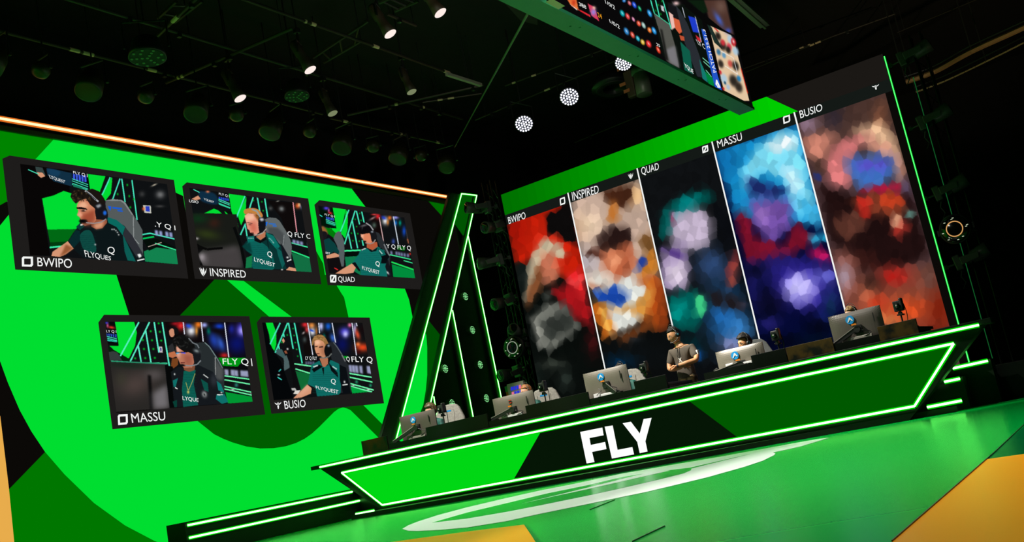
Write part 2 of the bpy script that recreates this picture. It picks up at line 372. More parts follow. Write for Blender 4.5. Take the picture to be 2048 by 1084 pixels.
wp(1, 1, 429.8, 545, 429.8, 558, 380, 610, 360.5, 630, 340, 650, 340, 800, 396.6, 843.4, 428, 868.5, 446, 877.5, 465, 885, 492, 893, 520, 897, 547, 896.5, 572, 892.5, 592, 886, 608.8, 877.7, 624, 867, 638.4, 853.7, 668, 824, 677, 817.5, 686, 815, 694, 817, 701, 820.5, 756.5, 875, 775, 859, 727, 811, 700, 760, 700, 680, 696.7, 634, 688, 595, 681.5, 585, 673.4, 571.4, 665, 550)
wp(0, 2, 445, 552, 480, 552, 487, 562, 585, 635.5, 540, 635.5, 455.7, 562)
wp(1, 1, 631, 500, 646, 527, 655, 585, 642, 600)
wp(2, 1, 698, 350, 703, 376, 730, 413, 800, 470, 800, 560, 810, 578.8, 818, 600, 823, 625, 827, 645, 838, 640, 880, 700, 1100, 700, 1100, 300)
wp(6, 3, 825, 636, 858, 643, 882, 673, 930, 740, 930, 950, 800, 950, 800, 900, 830, 850, 846, 810, 851, 780, 853.8, 750, 853.8, 724.5, 853.8, 695, 852, 670.6, 846, 655, 838, 645)
wp(0, 2, 800, 600, 823, 640, 838, 650, 852, 670.6, 853.8, 724.5, 846, 810, 830, 850, 800, 900)
wp(7, 2, 856.8, 402.9, 905, 412, 905, 452, 887, 436)
obj('screen_graphic', ga, [G1, G2, GB, emit('screen_lower_green', (0, 118, 0)), OR_, G3, G4, emit('screen_triangle_green', (0, 105, 0))], vw)
tb = MB(); tb.box2((XL-.02, -1.5, ztop), (XL+.05, ye, ztop+.08)); obj('top_rim', tb, diff('green_tinted_rim', (20, 70, 20), .5), vw)
def icon(mb, kind, q):          # q: TL TR BR BL in space
    TL, TR, BR, BL = [np.array(v) for v in q]
    g = lambda x, y: (1-y)*((1-x)*TL+x*TR)+y*((1-x)*BL+x*BR)
    mb.keep = 1
    def pl(*a): mb.poly([g(a[i], a[i+1]) for i in range(0, len(a), 2)])
    if kind == 'frame' or kind == 'slash':
        o = [(.12, 0), (1, 0), (1, .82), (.86, 1), (0, 1), (0, .16)]; n = [(.24, .2), (.8, .2), (.8, .72), (.74, .8), (.2, .8), (.2, .28)]
        for i in range(6): j = (i+1) % 6; pl(*o[i], *o[j], *n[j], *n[i])
        if kind == 'slash': pl(.62, .12, .82, .2, .38, .9, .16, .82)
    elif kind == 'claw':
        pl(.0, .02, .2, .3, .3, .55, .42, .62, .56, 1, .3, .8, .12, .42); pl(.18, .0, .42, .3, .5, .75, .3, .45)
        pl(.55, .0, .68, .3, .56, .9, .48, .6, .46, .3); pl(1, .05, .9, .5, .72, .78, .62, .9, .68, .55, .84, .34)
    else:
        pl(0, .1, .32, .25, .46, .5, .3, .42, .12, .3); pl(1, .1, .68, .25, .54, .5, .7, .42, .88, .3)
        pl(.38, .05, .5, .22, .62, .05, .58, .32, .5, .42, .42, .32); pl(.5, .45, .62, .62, .56, 1, .44, 1, .38, .62)
feeds = []
def window(label, fr, names, iq, ik, tq):
    o = MB(); o.keep = 1; o.poly([W(x, y, 4) for x, y in fr]); f = put(obj('camera_window', o, FR, vw), label)
    t = MB(); text_on(t, names, [W(x, y, 6) for x, y in tq]); obj('name_caption', t, WHITE, f)
    t = MB(); icon(t, ik, [W(x, y, 6) for x, y in iq]); obj('role_icon', t, WHITE, f)
    return f
cF1, cF2, cF3, cF4, cF5 = crop(30, 320, .20299), crop(370, 370, .17533), crop(630, 400, .14765), crop(200, 635, .17525), crop(515, 635, .15682)
cQ, cM = crop(480, 360, .2768), crop(180, 600, .3027)
w1 = window('camera window showing curly haired player in dark jersey, upper row left', [(18.5, 311.5), (347, 360.2), (375.7, 557.7), (29.5, 539.6), (3.7, 317.8)], 'BWIPO', cF1(60, 953, 170, 955, 172, 1055, 62, 1052), 'frame', cF1(212, 962, 552, 978, 556, 1068, 216, 1050))
w2 = window('camera window showing ginger haired player in glasses, upper row middle', [(372.7, 365), (615.6, 397.4), (642, 569), (388.7, 557.7), (363.6, 373)], 'INSPIRED', cF2(152, 940, 240, 946, 243, 1048, 160, 1042), 'claw', cF2(272, 950, 682, 978, 690, 1062, 284, 1042))
w3 = window('camera window showing player with straight black fringe, upper row right', [(638, 400.5), (819, 427), (846.8, 579.5), (654.4, 570.4), (628, 409.8)], 'QUAD', cQ(645, 686, 692, 688, 692, 743, 647, 741), 'slash', cQ(703, 697, 823, 702, 826, 746, 707, 744))
w4 = window('camera window showing player in black jacket and necklace, lower row left', [(207.2, 629.7), (497.9, 632.7), (529.6, 829.2), (223.9, 858.8), (195.7, 645.4)], 'MASSU', cM(178, 758, 244, 755, 246, 822, 182, 828), 'frame', cM(264, 752, 490, 738, 494, 796, 274, 814))
w5 = window('camera window showing fair haired player sitting upright, lower row right', [(522, 633.3), (738.5, 635.4), (767.3, 806.8), (541.8, 828), (512.4, 645.4)], 'BUSIO', cM(1214, 675, 1260, 672, 1262, 718, 1218, 722), 'wing', cM(1276, 668, 1418, 658, 1421, 708, 1284, 722))
# orange light line above
ol = thing('orange_light_strip', 'glowing orange light line along the top edge of the left video wall', 'light strip', (XL+.06, 13, zs))
b = MB(); b.box2((XL-.3, -1.5, zs-.055), (XL+.06, ye, zs+.045)); obj('housing', b, BLACK, ol)
neon('glowing_tube', ol, [(XL+.06, -1.5, zs), (XL+.06, ye, zs)], .018, (1, 0, 0), emit('orange_tube_core', lino=(3.2, 1.5, .62)), emit('orange_tube_glow', (225, 110, 30), light=False))
b = MB(); b.box2((XL-.3, ye+.005, ztop-1.2), (XL+.04, ye+.07, zs+.05)); obj('end_post', b, diff('brown_post', (60, 46, 30), .6), ol)
# ---------------------------------------------------------------- pictures in the five windows
def feedbg(C, kind):
    pass
cv = Canvas(25, 310, 860, 850, 2., (14, 12, 11))
SK = (214, 150, 116); SKD = (150, 84, 58); TE = (10, 105, 95); TED = (8, 50, 48); BK = (14, 16, 18); CY = (70, 232, 190); NW = (236, 240, 236)
GBR = (0, 220, 50)
def blobs(*L):
    for l in L: cv.blob(*l)
# window 1
cv.frame(cF1, .203)
cv.poly(BK, (40, 40, 1560, 195, 1625, 1030, 50, 945)); cv.poly((8, 6, 6), (40, 40, 540, 90, 540, 330, 260, 380, 345, 940, 50, 940))
cv.poly(GBR, (718, 138, 890, 160, 830, 330, 740, 290)); cv.poly(GBR, (950, 170, 958, 180, 945, 330, 890, 400, 850, 340))
cv.poly(GBR, (268, 378, 380, 350, 480, 305, 560, 330, 640, 420, 640, 680, 320, 685)); cv.poly((0, 105, 20), (320, 685, 640, 680, 560, 800, 345, 815)); cv.poly((0, 60, 15), (345, 812, 560, 800, 500, 850, 345, 850))
cv.line((60, 240, 170), (342, 862, 520, 845), 3.2)
cv.poly((50, 66, 64), (200, 65, 270, 75, 300, 150, 260, 180, 210, 120)); cv.poly(SK, (215, 120, 270, 125, 298, 160, 255, 175, 225, 150)); cv.line(CY, (130, 95, 235, 140), 1.6)
cv.poly((16, 46, 66), (310, 80, 400, 95, 560, 130, 560, 260, 380, 210, 320, 150)); cv.poly((20, 60, 90), (320, 85, 440, 110, 420, 160, 340, 140), 1, sm=True)
cv.poly((4, 8, 14), (560, 108, 718, 138, 735, 300, 565, 250))
for i in range(5): cv.poly((60, 90, 220), (570+i*28, 135+i*4, 590+i*28, 140+i*4, 592+i*28, 200+i*5, 574+i*28, 196+i*5))
for y in (185, 205, 228, 240): cv.line(CY, (563, y, 720, y+58), 1.4)
cv.poly((20, 120, 90), (570, 235, 640, 262, 690, 295, 575, 262))
for q in ((938, 170, 858, 345), (1035, 183, 962, 388), (1052, 185, 1085, 415), (1152, 198, 1203, 590)): cv.line(CY, q, 2.4)
for x, y in ((1010, 335), (1125, 355), (1135, 465), (1105, 245), (1170, 385)): cv.blob((0, 190, 40), x, y, 9, 12)
blobs(((150, 150, 150), 1430, 340, 45, 40, 0, .7), ((60, 60, 60), 1425, 455, 45, 14), ((190, 180, 160), 1370, 245, 30, 8, -25), ((70, 70, 70), 1250, 335, 30, 30, 0, .7))
cv.poly((190, 190, 180), (1260, 445, 1338, 450, 1342, 525, 1275, 520)); cv.poly((40, 60, 190), (1285, 455, 1325, 455, 1328, 510, 1290, 505)); cv.blob((230, 110, 60), 1265, 480, 14, 18)
cv.line(CY, (1255, 735, 1330, 722), 2.6); cv.line(CY, (1330, 722, 1592, 783), 2.4); cv.line((0, 200, 90), (1260, 775, 1370, 755), 3)
cv.poly((18, 130, 78), (1270, 900, 1380, 860, 1610, 890, 1625, 1030, 1280, 1000)); cv.poly((4, 14, 8), (1262, 790, 1400, 775, 1600, 870, 1420, 850, 1320, 895))
cv.line((60, 240, 160), (1380, 820, 1608, 893), 2); cv.line((200, 180, 170), (1310, 855, 1445, 812), 1.3)
for i, x in enumerate((1378, 1420, 1480, 1520)): cv.poly((150, 160, 210), (x, 690+i*7, x+28, 695+i*7, x+34, 745+i*7, x+4, 738+i*7), 1)
# chair
cv.poly((84, 90, 90), (890, 398, 960, 388, 1050, 395, 1085, 420, 1165, 540, 1200, 590, 1255, 690, 1262, 960, 1200, 960, 900, 560), sm=False)
cv.poly((130, 136, 136), (890, 398, 960, 386, 1050, 393, 1088, 420, 1170, 548, 1150, 540, 1075, 430, 1040, 405, 900, 402)); cv.line((150, 155, 155), (1165, 550, 1170, 770), 1.4); cv.line((150, 155, 155), (1170, 770, 1222, 828), 1.4)
cv.poly((16, 90, 220), (915, 452, 950, 458, 940, 500, 925, 480)); cv.line((16, 90, 220), (960, 470, 1055, 480), 3.4, .9); cv.line((16, 90, 220), (1010, 498, 1062, 505), 2.8, .9)
# arm, jersey
cv.poly(SK, (520, 800, 580, 870, 500, 930, 440, 955, 360, 945, 370, 905, 450, 850), sm=False)
cv.poly((150, 88, 52), (500, 830, 575, 868, 500, 925, 440, 952, 470, 900), 1.5)
cv.poly((12, 22, 24), (640, 640, 760, 660, 900, 610, 1000, 600, 1080, 650, 1160, 760, 1280, 960, 1280, 1010, 700, 985, 600, 900, 520, 800, 570, 720, 610, 670), sm=False)
cv.poly((14, 74, 66), (640, 740, 700, 690, 760, 720, 800, 900, 690, 890, 650, 820), sm=True); cv.poly((8, 40, 42), (530, 795, 600, 690, 640, 700, 640, 800, 575, 868))
for k in range(9): cv.line((8, 48, 46), (645, 745+k*18, 800, 752+k*18), .8, .6)
cv.poly(TE, (905, 560, 1000, 590, 1085, 660, 1060, 740, 1000, 660, 920, 620)); cv.poly((12, 92, 84), (1060, 720, 1090, 790, 1190, 1000, 1110, 990, 1080, 900))
cv.poly((44, 46, 52), (1085, 660, 1160, 750, 1270, 940, 1200, 960, 1110, 820, 1065, 740)); cv.poly((10, 60, 55), (600, 660, 640, 620, 690, 650, 640, 690))
cv.poly(NW, (1205, 930, 1235, 922, 1248, 950, 1222, 965), .5); cv.line(NW, (1205, 992, 1275, 975), 2.2); cv.blob((170, 175, 175), 790, 832, 10, 10)
for i, (x, y) in enumerate(((955, 682), (975, 682), (993, 694), (1008, 712), (1020, 735))): cv.blob(NW, x, y, 8, 8, 0, .85)
cv.line(NW, (645, 640, 680, 632), 3)
# head
cv.poly(SKD, (760, 560, 910, 560, 905, 620, 860, 672, 800, 682, 750, 655)); cv.poly(SK, (765, 640, 880, 600, 860, 665, 800, 680), 2)
cv.poly((206, 132, 98), (640, 385, 700, 380, 790, 440, 800, 590, 770, 630, 720, 640, 690, 650, 660, 630, 650, 590, 636, 560, 612, 545, 625, 500, 610, 480, 612, 440))
cv.poly((236, 176, 140), (620, 440, 680, 405, 720, 450, 700, 470, 640, 480), 2); cv.poly((160, 76, 52), (660, 540, 790, 480, 790, 600, 700, 640, 660, 610), 3)
cv.poly((232, 160, 130), (612, 540, 640, 505, 665, 545, 640, 565), 1)
cv.poly((24, 16, 14), (600, 468, 650, 462, 700, 475, 715, 490, 660, 486, 610, 482)); cv.blob((30, 20, 20), 672, 500, 22, 9); cv.blob((235, 225, 215), 690, 494, 6, 4)
cv.poly((20, 14, 12), (640, 590, 700, 588, 715, 610, 690, 625, 645, 615), 1, sm=True); cv.poly((90, 50, 40), (650, 615, 780, 615, 760, 655, 690, 655), 3, .7)
cv.poly((26, 20, 16), (545, 360, 560, 320, 620, 285, 700, 300, 760, 282, 830, 310, 880, 380, 888, 450, 860, 560, 800, 590, 790, 480, 740, 440, 700, 380, 640, 400, 600, 432, 570, 400), sm=False)
rnd = random.Random(4)
for k in range(46): cv.blob(rnd.choice([(82, 66, 40), (12, 10, 8), (60, 48, 30)]), rnd.uniform(560, 760), rnd.uniform(300, 400), 10, 7, rnd.uniform(0, 180), .8)
cv.line((165, 170, 175), (690, 302, 740, 335, 790, 385, 822, 410), 3.4); cv.line((60, 62, 66), (700, 312, 750, 350, 800, 395), 2)
cv.poly((20, 20, 24), (790, 445, 850, 430, 895, 470, 915, 530, 905, 590, 850, 588, 800, 570), sm=True); cv.poly((150, 155, 160), (795, 450, 840, 432, 850, 455, 815, 475), 1); cv.blob((30, 110, 230), 884, 520, 19, 24, 0, .95, 2)
cv.line((150, 140, 140), (900, 580, 850, 612, 780, 624, 700, 618), 2.2); cv.blob((6, 6, 8), 662, 602, 34, 16, 0, 1, 2)
# window 2
cv.frame(cF2, .175)
cv.poly(BK, (40, 35, 1360, 210, 1480, 998, 130, 930))
cv.poly(GBR, (500, 100, 685, 125, 590, 360, 610, 480, 570, 520, 450, 300, 530, 300)); cv.poly((6, 16, 8), (455, 300, 530, 300, 600, 480, 640, 600, 570, 400))
cv.poly(GBR, (215, 325, 330, 270, 380, 290, 420, 325)); cv.poly(GBR, (600, 340, 700, 130, 690, 350, 640, 460))
cv.poly(BK, (60, 40, 500, 100, 530, 300, 380, 260, 60, 200)); cv.poly((14, 44, 66), (170, 70, 340, 100, 370, 220, 200, 190, 160, 120), 1, sm=True); cv.poly(SK, (75, 160, 150, 120, 180, 160, 120, 172)); cv.blob((220, 120, 80), 258, 75, 22, 14); cv.line(CY, (95, 50, 165, 85), 1.6)
for i in range(5): cv.poly((40, 70, 200), (385+i*24, 135+i*4, 402+i*24, 138+i*4, 404+i*24, 168+i*4, 388+i*24, 165+i*4))
for y in (160, 178, 205): cv.line(CY, (382, y, 510, y+52), 1.5)
cv.line((50, 210, 160), (390, 215, 515, 262), 3)
for q in ((685, 125, 585, 375), (778, 140, 735, 270), (826, 145, 855, 310), (910, 155, 943, 365), (690, 440, 632, 570), (688, 460, 708, 585)): cv.line(CY, q, 2.6)
for x, y in ((875, 190), (890, 292), (780, 175)): cv.blob((0, 190, 40), x, y, 9, 10)
cv.poly((14, 10, 10), (940, 175, 1230, 200, 1275, 540, 1150, 540, 1100, 380)); blobs(((120, 125, 125), 1100, 270, 32, 30, 30), ((160, 160, 150), 1057, 183, 20, 5, -15), ((70, 70, 70), 975, 265, 24, 24))
cv.line((230, 150, 160), (1232, 195, 1275, 535), 2); blobs(((220, 90, 40), 1285, 235, 32, 34), ((235, 190, 130), 1300, 225, 14, 24), ((130, 170, 235), 1340, 240, 26, 34))
cv.poly((18, 110, 66), (1215, 770, 1460, 850, 1480, 998, 1270, 985)); cv.line((60, 240, 160), (1215, 660, 1440, 720), 2.2); cv.line((40, 230, 130), (1215, 752, 1460, 845), 2.6)
for i, x in enumerate((1225, 1268, 1310, 1395)): cv.poly((140, 145, 190), (x, 622+i*10, x+34, 628+i*10, x+38, 672+i*10, x+4, 662+i*10), 1)
# dark monitor at left
cv.poly((24, 26, 22), (62, 325, 300, 322, 590, 335, 610, 500, 650, 950, 150, 925)); blobs(((60, 78, 22), 250, 560, 150, 60, 10, .5), ((80, 30, 20), 330, 430, 70, 60, 0, .45), ((10, 60, 24), 150, 380, 120, 60, 0, .6))
cv.poly((120, 112, 116), (150, 780, 300, 760, 440, 740, 600, 700, 650, 945, 160, 925), 6, .8); cv.poly((58, 54, 54), (240, 760, 620, 720, 650, 948, 260, 935), 5, .8); cv.line((8, 8, 8), (110, 680, 250, 735, 430, 718), 4.5); cv.poly((8, 8, 8), (110, 650, 220, 720, 150, 790, 210, 930, 140, 925)); blobs(((170, 165, 165), 130, 610, 26, 16), ((190, 180, 185), 190, 820, 40, 50, 0, .6))
cv.line((8, 10, 10), (560, 480, 640, 700, 690, 950), 6)
# chair
cv.poly((96, 102, 102), (905, 395, 960, 370, 1040, 378, 1080, 410, 1150, 520, 1200, 620, 1218, 700, 1210, 860, 1120, 700, 930, 560)); cv.poly((70, 75, 76), (940, 480, 1060, 490, 1130, 560, 1130, 680, 960, 560), 1.5)
cv.poly((24, 110, 225), (905, 425, 945, 420, 930, 465, 915, 468)); cv.line((24, 110, 225), (955, 440, 1035, 448), 2.4, .8); cv.line((24, 110, 225), (1000, 466, 1045, 470), 2.4, .8); cv.line((140, 146, 146), (1130, 570, 1122, 680), 1.2)
# body
cv.poly(TED, (655, 700, 700, 640, 810, 600, 920, 540, 1000, 560, 1090, 690, 1140, 800, 1160, 960, 740, 960, 760, 800, 700, 750)); cv.poly((12, 96, 88), (720, 650, 860, 650, 980, 760, 1010, 960, 780, 955, 770, 800, 700, 740), sm=True)
cv.poly((10, 110, 100), (700, 590, 790, 580, 790, 640, 720, 660)); cv.poly((12, 112, 102), (920, 540, 1010, 580, 1080, 700, 1050, 740, 960, 640))
cv.poly((14, 90, 84), (1040, 700, 1100, 760, 1150, 880, 1110, 950, 1060, 800)); cv.poly((18, 22, 28), (1090, 650, 1150, 760, 1265, 960, 1160, 960, 1110, 800)); cv.poly((6, 60, 56), (650, 700, 740, 650, 770, 780, 700, 745), 1)
for k in range(12): cv.line((6, 60, 58), (760, 690+k*22, 1010, 700+k*22), .8, .5)
cv.line((6, 10, 12), (935, 620, 990, 900), .9); cv.blob(NW, 1168, 825, 14, 12); cv.line(NW, (1165, 870, 1212, 850), 2.2)
cv.poly(SK, (1150, 970, 1190, 935, 1260, 950, 1270, 985)); cv.poly((18, 120, 70), (700, 830, 770, 800, 760, 940, 690, 950)); cv.blob(NW, 1105, 965, 12, 9, -20)
for x in (725, 742, 758, 775): cv.blob(NW, x, 606, 6, 6, 0, .8)
for i, (x, y) in enumerate(((960, 608), (975, 617), (988, 632), (1000, 648), (1008, 658))): cv.blob(NW, x, y, 7, 7, 0, .7)
cv.poly((190, 118, 84), (810, 590, 920, 530, 915, 590, 860, 630)); cv.poly((10, 12, 14), (790, 600, 860, 630, 925, 590, 930, 620, 860, 665, 800, 640))
cv.poly((232, 160, 134), (680, 350, 720, 320, 800, 330, 850, 400, 855, 530, 800, 580, 770, 570, 745, 545, 735, 515, 712, 500, 700, 440)); cv.poly((196, 84, 66), (745, 430, 800, 410, 830, 520, 790, 560, 750, 520, 730, 470), 4, .75)
cv.poly((246, 190, 160), (690, 345, 780, 335, 790, 390, 700, 410), 2); cv.line((60, 40, 40), (690, 432, 715, 428, 770, 440), 1.2); cv.blob((110, 40, 36), 740, 450, 20, 10, 0, .7); cv.line((110, 50, 40), (750, 545, 785, 548), 1.6)
cv.poly((196, 128, 60), (670, 300, 700, 272, 780, 262, 850, 290, 888, 350, 860, 370, 820, 340, 740, 318, 690, 335), sm=True); cv.poly((150, 90, 40), (780, 330, 840, 350, 860, 400, 840, 420), 1)
cv.line((150, 155, 150), (760, 275, 820, 300, 865, 380), 3.2); cv.poly((18, 18, 22), (835, 395, 870, 370, 915, 400, 920, 470, 900, 520, 850, 545), sm=True); cv.poly((200, 200, 210), (845, 385, 885, 375, 905, 400, 870, 415), 1)
cv.line((170, 160, 150), (930, 495, 890, 545, 830, 570, 780, 568), 2); cv.blob((10, 10, 12), 762, 560, 26, 13, 10, 1, 2)
# window 3
cv.frame(cF3, .148)
cv.poly(BK, (30, 80, 1290, 220, 1365, 1065, 180, 985)); cv.poly(GBR, (240, 100, 420, 120, 350, 420, 300, 480, 200, 380, 290, 385)); cv.poly((0, 120, 10), (130, 370, 220, 385, 300, 470, 260, 520, 180, 460))
cv.poly(GBR, (420, 130, 445, 180, 440, 400, 410, 520, 350, 450, 400, 300)); cv.poly((0, 20, 8), (60, 95, 240, 110, 285, 380, 90, 350))
blobs(((90, 60, 230), 150, 110, 36, 24), ((230, 30, 40), 205, 175, 32, 16, 20), ((200, 90, 160), 185, 140, 12, 26)); cv.line((60, 240, 210), (60, 200, 100, 225), 1.6)
for i in range(5): cv.poly((60, 90, 220), (150+i*22, 225+i*5, 166+i*22, 228+i*5, 168+i*22, 262+i*5, 153+i*22, 258+i*5))
for y in (262, 282): cv.line(CY, (148, y, 275, y+52), 1.4)
cv.line((30, 160, 120), (150, 305, 275, 345), 3)
for q in ((460, 130, 345, 430), (545, 142, 400, 600), (505, 285, 578, 655), (452, 455, 495, 660), (560, 145, 605, 335), (632, 155, 665, 305), (640, 545, 655, 620)): cv.line(CY, q, 2.4)
for x, y in ((603, 180), (543, 260), (623, 275), (562, 358), (492, 447), (578, 455), (512, 550), (598, 556)): cv.blob((0, 200, 40), x, y, 9, 11)
cv.poly((16, 8, 8), (740, 190, 870, 200, 940, 590, 800, 420)); blobs(((225, 30, 40), 850, 220, 34, 40), ((210, 60, 60), 800, 195, 40, 12), ((150, 120, 120), 780, 245, 50, 14, -30), ((70, 90, 80), 800, 340, 30, 40), ((235, 235, 235), 950, 280, 42, 56), ((30, 60, 200), 930, 240, 36, 22, 30), ((230, 110, 30), 1010, 240, 28, 30), ((200, 120, 50), 985, 300, 16, 40), ((150, 150, 235), 1090, 235, 42, 24), ((0, 140, 120), 1150, 310, 20, 40), ((20, 110, 200), 1090, 310, 24, 40), ((20, 70, 180), 1205, 420, 26, 70), ((60, 90, 190), 1060, 560, 24, 36, 0, .8))
cv.line((210, 170, 170), (870, 235, 932, 580), 1.8); cv.line((210, 220, 230), (1062, 225, 1130, 600), 1.8)
cv.poly((54, 52, 56), (1230, 400, 1270, 370, 1290, 520, 1245, 520)); cv.poly((210, 120, 80), (1245, 525, 1305, 520, 1312, 590, 1265, 590), 1)
cv.poly((0, 90, 10), (1110, 620, 1230, 640, 1210, 690, 1110, 670))
for i, x in enumerate((1020, 1090, 1125, 1160, 1200, 1245)): cv.poly((130, 135, 180), (x, 690+i*7, x+26, 694+i*7, x+30, 742+i*7, x+3, 738+i*7), 1)
cv.line((60, 235, 150), (1010, 740, 1300, 805), 2); cv.line((60, 235, 150), (1200, 820, 1325, 855), 1.8); cv.line((30, 220, 90), (1035, 840, 1345, 948), 3); cv.blob((220, 40, 30), 1295, 728, 24, 14)
cv.poly((0, 140, 60), (1040, 870, 1360, 965, 1362, 1062, 1060, 1040)); cv.poly((14, 120, 74), (405, 770, 600, 750, 620, 1020, 420, 900)); cv.line((60, 240, 150), (400, 690, 620, 680), 3); cv.poly((4, 14, 8), (405, 705, 600, 700, 570, 760, 410, 770))
cv.poly((86, 94, 96), (250, 520, 285, 440, 320, 422, 350, 440, 395, 560, 400, 700, 390, 900, 340, 900, 300, 620)); cv.poly((10, 62, 60), (110, 540, 190, 515, 270, 590, 330, 700, 320, 730, 250, 700, 160, 760, 110, 640)); cv.poly(SK, (145, 755, 270, 715, 330, 745, 320, 770, 160, 795)); cv.poly((150, 100, 50), (82, 365, 120, 360, 165, 420, 160, 470, 100, 430), 1, sm=True); cv.poly((24, 22, 26), (95, 430, 150, 430, 165, 490, 120, 545, 95, 500), sm=True); cv.poly((16, 12, 14), (170, 790, 330, 780, 360, 900, 420, 960, 300, 1000, 180, 960)); cv.line((220, 40, 40), (262, 920, 312, 948), 2)
cv.poly((40, 44, 48), (800, 420, 870, 450, 960, 610, 1020, 760, 1010, 900, 900, 700)); cv.line((120, 124, 128), (935, 600, 1010, 760), 2.6)
cv.poly(SK, (500, 860, 555, 910, 520, 985, 400, 1005, 270, 1000, 380, 930)); cv.poly((14, 108, 98), (610, 690, 700, 650, 760, 680, 850, 630, 940, 680, 1000, 790, 960, 880, 980, 1040, 620, 1025, 620, 960, 560, 900, 500, 860, 590, 740))
cv.poly((6, 12, 16), (850, 650, 905, 790, 890, 860, 960, 860, 1010, 760, 900, 650)); cv.poly((12, 100, 92), (850, 640, 930, 680, 960, 740, 900, 760)); cv.poly((8, 16, 20), (700, 650, 780, 685, 850, 640, 830, 690, 760, 705)); cv.poly((10, 14, 18), (500, 855, 545, 840, 615, 950, 600, 970)); cv.poly((18, 20, 26), (985, 790, 1045, 1040, 990, 1030, 950, 900))
for k in range(12): cv.line((8, 74, 68), (610, 720+k*26, 880, 728+k*26), .8, .5)
cv.line(NW, (630, 678, 685, 655), 2.2, .8); cv.line(NW, (870, 682, 912, 730), 2.2, .7); cv.blob(NW, 985, 985, 12, 26, -35, .9)
cv.poly((180, 88, 56), (700, 560, 840, 570, 850, 630, 780, 680, 700, 645)); cv.poly((222, 132, 96), (620, 460, 740, 450, 790, 560, 740, 590, 690, 590, 660, 560, 650, 520, 625, 500)); cv.poly((246, 180, 150), (620, 460, 660, 455, 650, 545, 628, 500), 1); cv.line((30, 16, 14), (630, 462, 690, 452), 1.4)
cv.poly((12, 10, 14), (590, 400, 585, 350, 650, 305, 730, 320, 780, 370, 830, 460, 830, 560, 770, 560, 740, 450, 660, 455, 610, 458), sm=True); blobs(((120, 120, 122), 660, 345, 50, 14, -15, .8), ((70, 70, 74), 640, 375, 8, 26, 15, .7))
cv.line((150, 150, 152), (690, 310, 750, 350, 790, 410), 2.6); cv.poly((22, 22, 26), (755, 420, 810, 430, 840, 500, 810, 570, 770, 540), sm=True); cv.blob((160, 170, 180), 772, 430, 18, 12); cv.line((150, 140, 136), (820, 535, 790, 580, 740, 595, 690, 580), 2); cv.blob((10, 10, 12), 672, 562, 22, 15, 0, 1, 2)
# window 4
cv.frame(cF4, .175)
cv.poly(BK, (50, 50, 1655, 60, 1795, 958, 180, 1075)); cv.poly(GBR, (172, 52, 390, 52, 420, 170, 400, 320, 330, 465, 235, 440, 110, 325, 210, 325)); cv.poly((8, 8, 10), (50, 50, 172, 52, 215, 320, 90, 300))
blobs(((60, 60, 220), 75, 60, 20, 14), ((230, 50, 40), 130, 112, 40, 16, 10), ((190, 80, 130), 85, 90, 14, 26))
for i in range(5): cv.poly((50, 80, 190), (68+i*26, 180+i*3, 84+i*26, 182+i*3, 86+i*26, 215+i*3, 71+i*26, 212+i*3))
for y in (215, 235): cv.line(CY, (72, y, 192, y+28), 1.5)
cv.line((40, 190, 160), (78, 258, 195, 275), 3); cv.poly((6, 30, 10), (90, 330, 330, 470, 330, 500, 250, 500, 100, 385))
for q in ((445, 52, 232, 440), (565, 52, 345, 502), (520, 145, 582, 515), (437, 325, 470, 508), (618, 52, 672, 400), (710, 52, 792, 560)): cv.line((90, 240, 200), q, 2.8)
for x, y in ((668, 65), (577, 155), (682, 162), (487, 255), (592, 258), (697, 262), (500, 358), (608, 358), (400, 465), (515, 462), (625, 460)): cv.blob((0, 210, 40), x, y, 12, 12)
cv.line((60, 230, 160), (250, 510, 770, 525), 2.6); cv.poly((210, 200, 200), (672, 332, 710, 335, 715, 398, 680, 400)); cv.poly((50, 60, 140), (684, 345, 700, 345, 703, 385, 688, 385))
# graphics wall behind
cv.poly((14, 8, 10), (740, 52, 1655, 60, 1720, 460, 1370, 460, 1100, 280, 800, 250)); blobs(((230, 40, 40), 920, 90, 50, 55), ((160, 20, 30), 860, 70, 50, 20), ((230, 230, 235), 1040, 150, 55, 62), ((40, 80, 220), 1010, 95, 40, 26, 20), ((240, 120, 30), 1120, 80, 42, 42), ((215, 140, 50), 1100, 150, 16, 50), ((160, 170, 240), 1190, 85, 36, 30), ((30, 60, 160), 1300, 260, 60, 110, -20), ((50, 90, 190), 1380, 300, 40, 90, -20), ((0, 120, 100), 1240, 150, 24, 40), ((20, 60, 190), 1360, 100, 60, 36), ((14, 10, 16), 1330, 150, 90, 28, 10, 1), ((200, 30, 30), 1420, 430, 50, 30), ((10, 20, 110), 1560, 300, 130, 130, 0, .9), ((70, 60, 230), 1620, 130, 70, 80, 0, .9), ((170, 160, 250), 1620, 150, 46, 52), ((30, 40, 180), 1500, 130, 40, 60, 0, .7))
for q in ((950, 55, 965, 190), (1155, 55, 1178, 275), (1422, 58, 1470, 455)): cv.line((220, 225, 240), q, 2)
cv.poly((0, 150, 20), (1350, 460, 1660, 460, 1570, 560, 1400, 550)); cv.poly((10, 10, 12), (1660, 460, 1720, 460, 1745, 600, 1400, 570, 1570, 560))
for i, x in enumerate((1420, 1490, 1530, 1600, 1725)): cv.poly((150, 155, 185), (x, 590+i*5, x+(90 if i == 3 else 44), 594+i*5, x+(95 if i == 3 else 48), 665+i*5, x+5, 655+i*5), 1)
for q in ((1420, 665, 1755, 712), (1420, 710, 1765, 770), (1420, 785, 1780, 865), (1420, 815, 1785, 898)): cv.line((110, 245, 170), q, 2.4)
